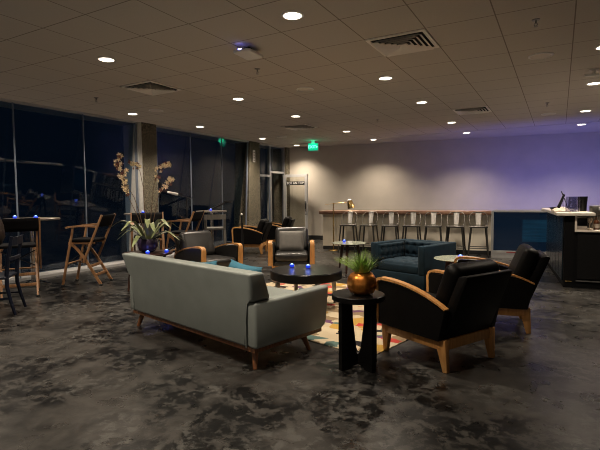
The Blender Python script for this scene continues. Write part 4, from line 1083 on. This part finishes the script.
B().box((-0.11, -0.08, 1.03), (0.36, 2.52, 1.075), 0.008, 2).make('raised_top', M_BARTOP, t, smooth=False)
nl = bpy.data.lights.new('niche_lamp', 'AREA'); nl.energy = 3.0; nl.color = (1.0, 0.78, 0.5); nl.size = 0.4; nl.shape = 'RECTANGLE'; nl.size_y = 0.05
no = bpy.data.objects.new('niche_lamp', nl); COL.objects.link(no); no.parent = t; no.location = (0.75, 0.30, 1.02)

def put(o, u, v, z, rz=0.0):
    o.location = barpt(u, v, z); o.rotation_euler = (0, 0, BA + rz); return o
def put_thing(name, label, cat, u, v, z, rz=0.0, group=None):
    return thing(name, label, cat, barpt(u, v, z), BA + rz, group)
b = B(); b.grid(18, 14, lambda u, v: Vector(((u - 0.5) * 0.22, (v - 0.5) * 0.50, 0.012 + 0.065 * math.sin(u * 5.1 + v * 2) ** 2 * (1 - abs(2 * u - 1) ** 3) * (1 - abs(2 * v - 1) ** 3))))
o = b.make('napkin', M_NAPKIN, angle=180); o.modifiers.new('thick', 'SOLIDIFY').thickness = 0.010
put(o, 0.00, 0.50, 1.075); tag(o, 'crumpled white cloth at the front left corner of the bar top', 'cloth')
t = put_thing('ice_bucket', 'low black tray with a tilted dark stand on the bar top', 'tray', 0.04, 1.12, 1.075)
B().lathe([(0, 0), (0.10, 0), (0.135, 0.035), (0.14, 0.05), (0.128, 0.05), (0.10, 0.012), (0, 0.012)], 28).make('tray', M_BLACKLAC, t)
B().bar((-0.02, 0.0, 0.01), (0.075, 0.02, 0.26), 0.022, 0.016, d0=0.05, d1=0.03).bar((0.06, 0.0, 0.24), (0.03, 0.03, 0.31), 0.012, 0.010).bar((0.075, 0.02, 0.20), (0.12, 0.0, 0.05), 0.012, 0.012).make('stand', M_BLACKMET, t)
def pitcher(u, v, label, rz):
    t = put_thing('glass_pitcher', label, 'pitcher', u, v, 1.075, rz, 'clear glass pitchers on the bar')
    B().lathe([(0, 0), (0.066, 0), (0.074, 0.010), (0.078, 0.07), (0.074, 0.15), (0.070, 0.215), (0.074, 0.225), (0.068, 0.222), (0.068, 0.15), (0.072, 0.07), (0.066, 0.016), (0, 0.014)], 28).make('glass_body', M_CLEAR, t)
    B().tube([(0.071, 0, 0.19), (0.110, 0, 0.18), (0.118, 0, 0.12), (0.102, 0, 0.06), (0.075, 0, 0.05)], 0.007, 10).make('handle', M_CLEAR, t)
    return t
pitcher(0.10, 0.21, 'left clear glass pitcher standing on the bar top', 2.6)
pitcher(0.16, 0.40, 'right clear glass pitcher standing on the bar top', 0.6)
o = B().lathe([(0, 0), (0.055, 0), (0.068, 0.225), (0.063, 0.225), (0.050, 0.008), (0, 0.008)], 24).make('shaker_cup', M_BLACKLAC)
put(o, 0.30, 0.62, 1.075); tag(o, 'tall black cup behind the glass pitchers on the bar', 'cup')
t = put_thing('coffee_machine', 'dark steel machine standing behind the bottles at the right of the bar', 'machine', 0.43, 0.38, 0.83)
B().box((-0.06, -0.12, 0.20), (0.34, 0.12, 0.335), 0.012).box((-0.05, -0.02, 0.0), (0.33, 0.12, 0.205), 0.006).make('body', M_DARKSTEEL, t)
B().box((0.02, -0.126, 0.25), (0.10, -0.12, 0.31), 0.003).box((0.14, -0.126, 0.23), (0.26, -0.12, 0.27), 0.003).make('front_plate', M_CHROME, t)
B().cyl((0.12, -0.12, 0.29), (0.12, -0.17, 0.285), 0.022).cyl((0.06, -0.12, 0.22), (0.06, -0.15, 0.21), 0.012).make('knob', M_CHROME, t)
# niche contents
o = B().box((-0.062, -0.05, 0.0), (0.062, 0.05, 0.055), 0.004).make('card_box', M_GREYBOX); put(o, 0.222, 0.10, 0.8305); tag(o, 'grey card box in the lit bar niche', 'box')
o = B().box((-0.064, -0.05, 0.0), (0.064, 0.05, 0.11), 0.006).make('black_box', M_BLACKLAC); put(o, 0.222, 0.10, 0.886); tag(o, 'black box stacked on the grey box in the bar niche', 'box')
t = put_thing('goblet', 'pale stemmed goblet in the bar niche between box and bottles', 'glass', 0.325, 0.12, 0.83)
B().lathe([(0, 0), (0.030, 0), (0.030, 0.004), (0.006, 0.010), (0.006, 0.085), (0.024, 0.105), (0.032, 0.14), (0.028, 0.165), (0.025, 0.165), (0.028, 0.14), (0.0, 0.105)], 24).make('bowl_and_stem', M_NAPKIN, t)
def bottle(u, v, label, f=[None]):
    t = put_thing('bottle', label, 'bottle', u, v, 0.83, 0, 'amber bottles in the bar niche')
    B().lathe([(0, 0), (0.034, 0), (0.036, 0.006), (0.036, 0.105), (0.030, 0.125), (0.013, 0.142), (0.012, 0.180), (0, 0.180)], 24).make('glass_body', M_BROWNGLASS, t)
    B().lathe([(0, 0.178), (0.014, 0.178), (0.014, 0.194), (0, 0.194)], 16).make('cap', M_BLACKLAC, t)
    B().lathe([(0.0366, 0.03), (0.0366, 0.085)], 24).make('paper_label', M_GREYBOX, t)
    return t
bottle(0.40, 0.10, 'left amber bottle in the bar niche')
bottle(0.475, 0.12, 'middle amber bottle in the bar niche')
bottle(0.55, 0.10, 'right amber bottle in the bar niche')
o = B().box((-0.06, -0.06, 0), (0.06, 0.06, 0.14), 0.01).make('canister', M_TOPWHITE); put(o, 0.655, 0.10, 0.83); tag(o, 'pale canister at the right edge of the bar niche', 'canister')

# ------------------------------------------------------------------ stands by the windows
t = thing('pole_stand', 'thin black pole stand with a pale tip by the window armchairs', 'stand', (-5.98, 7.98, 0))
B().lathe([(0, 0), (0.12, 0), (0.12, 0.01), (0.015, 0.02), (0, 0.02)], 28).make('base', M_BLACKMET, t)
B().cyl((0, 0, 0.015), (0, 0, 0.96), 0.014, n=12).cyl((0.03, 0.02, 0.015), (0.012, 0.01, 0.78), 0.008, n=8).make('pole', M_BLACKMET, t)
B().ball((0, 0, 0.97), 0.024).make('tip', M_WHITEPLASTIC, t)
t = thing('boom_stand', 'black boom arm stand slanting upward before the second window', 'stand', (-7.15, 8.05, 0))
for k in range(3):
    a = k * 2 * PI / 3
    B().cyl((0, 0, 0.14), (0.24 * math.cos(a), 0.24 * math.sin(a), 0.008), 0.010, 0.008, 8).make('leg', M_BLACKMET, t)
B().cyl((0, 0, 0.12), (0, 0, 0.98), 0.012, n=10).make('pole', M_BLACKMET, t)
B().bar((0, -0.35, 0.88), (0, 0.92, 1.235), 0.030, 0.036).make('boom_arm', M_BLACKMET, t)
B().bar((0, 0.80, 1.23), (0, 1.10, 1.225), 0.05, 0.045, bev=0.008).make('boom_head', M_BLACKMET, t)
t = thing('boom_stand', 'black stand with a pale lamp head beside the first aggregate column', 'stand', (-7.15, 7.95, 0))
t.location = (-7.15, 7.55, 0)
for k in range(3):
    a = k * 2 * PI / 3 + 0.5
    B().cyl((0, 0, 0.14), (0.22 * math.cos(a), 0.22 * math.sin(a), 0.008), 0.010, 0.008, 8).make('leg', M_BLACKMET, t)
B().cyl((0, 0, 0.12), (0, 0, 1.34), 0.014, n=10).make('pole', M_BLACKMET, t)
B().bar((0, 0.15, 1.33), (0, -0.35, 1.42), 0.022, 0.022).make('boom_arm', M_BLACKMET, t)
B().bar((0, -0.28, 1.41), (0, -0.56, 1.46), 0.06, 0.04, bev=0.012).make('lamp_head', M_WHITEPLASTIC, t)
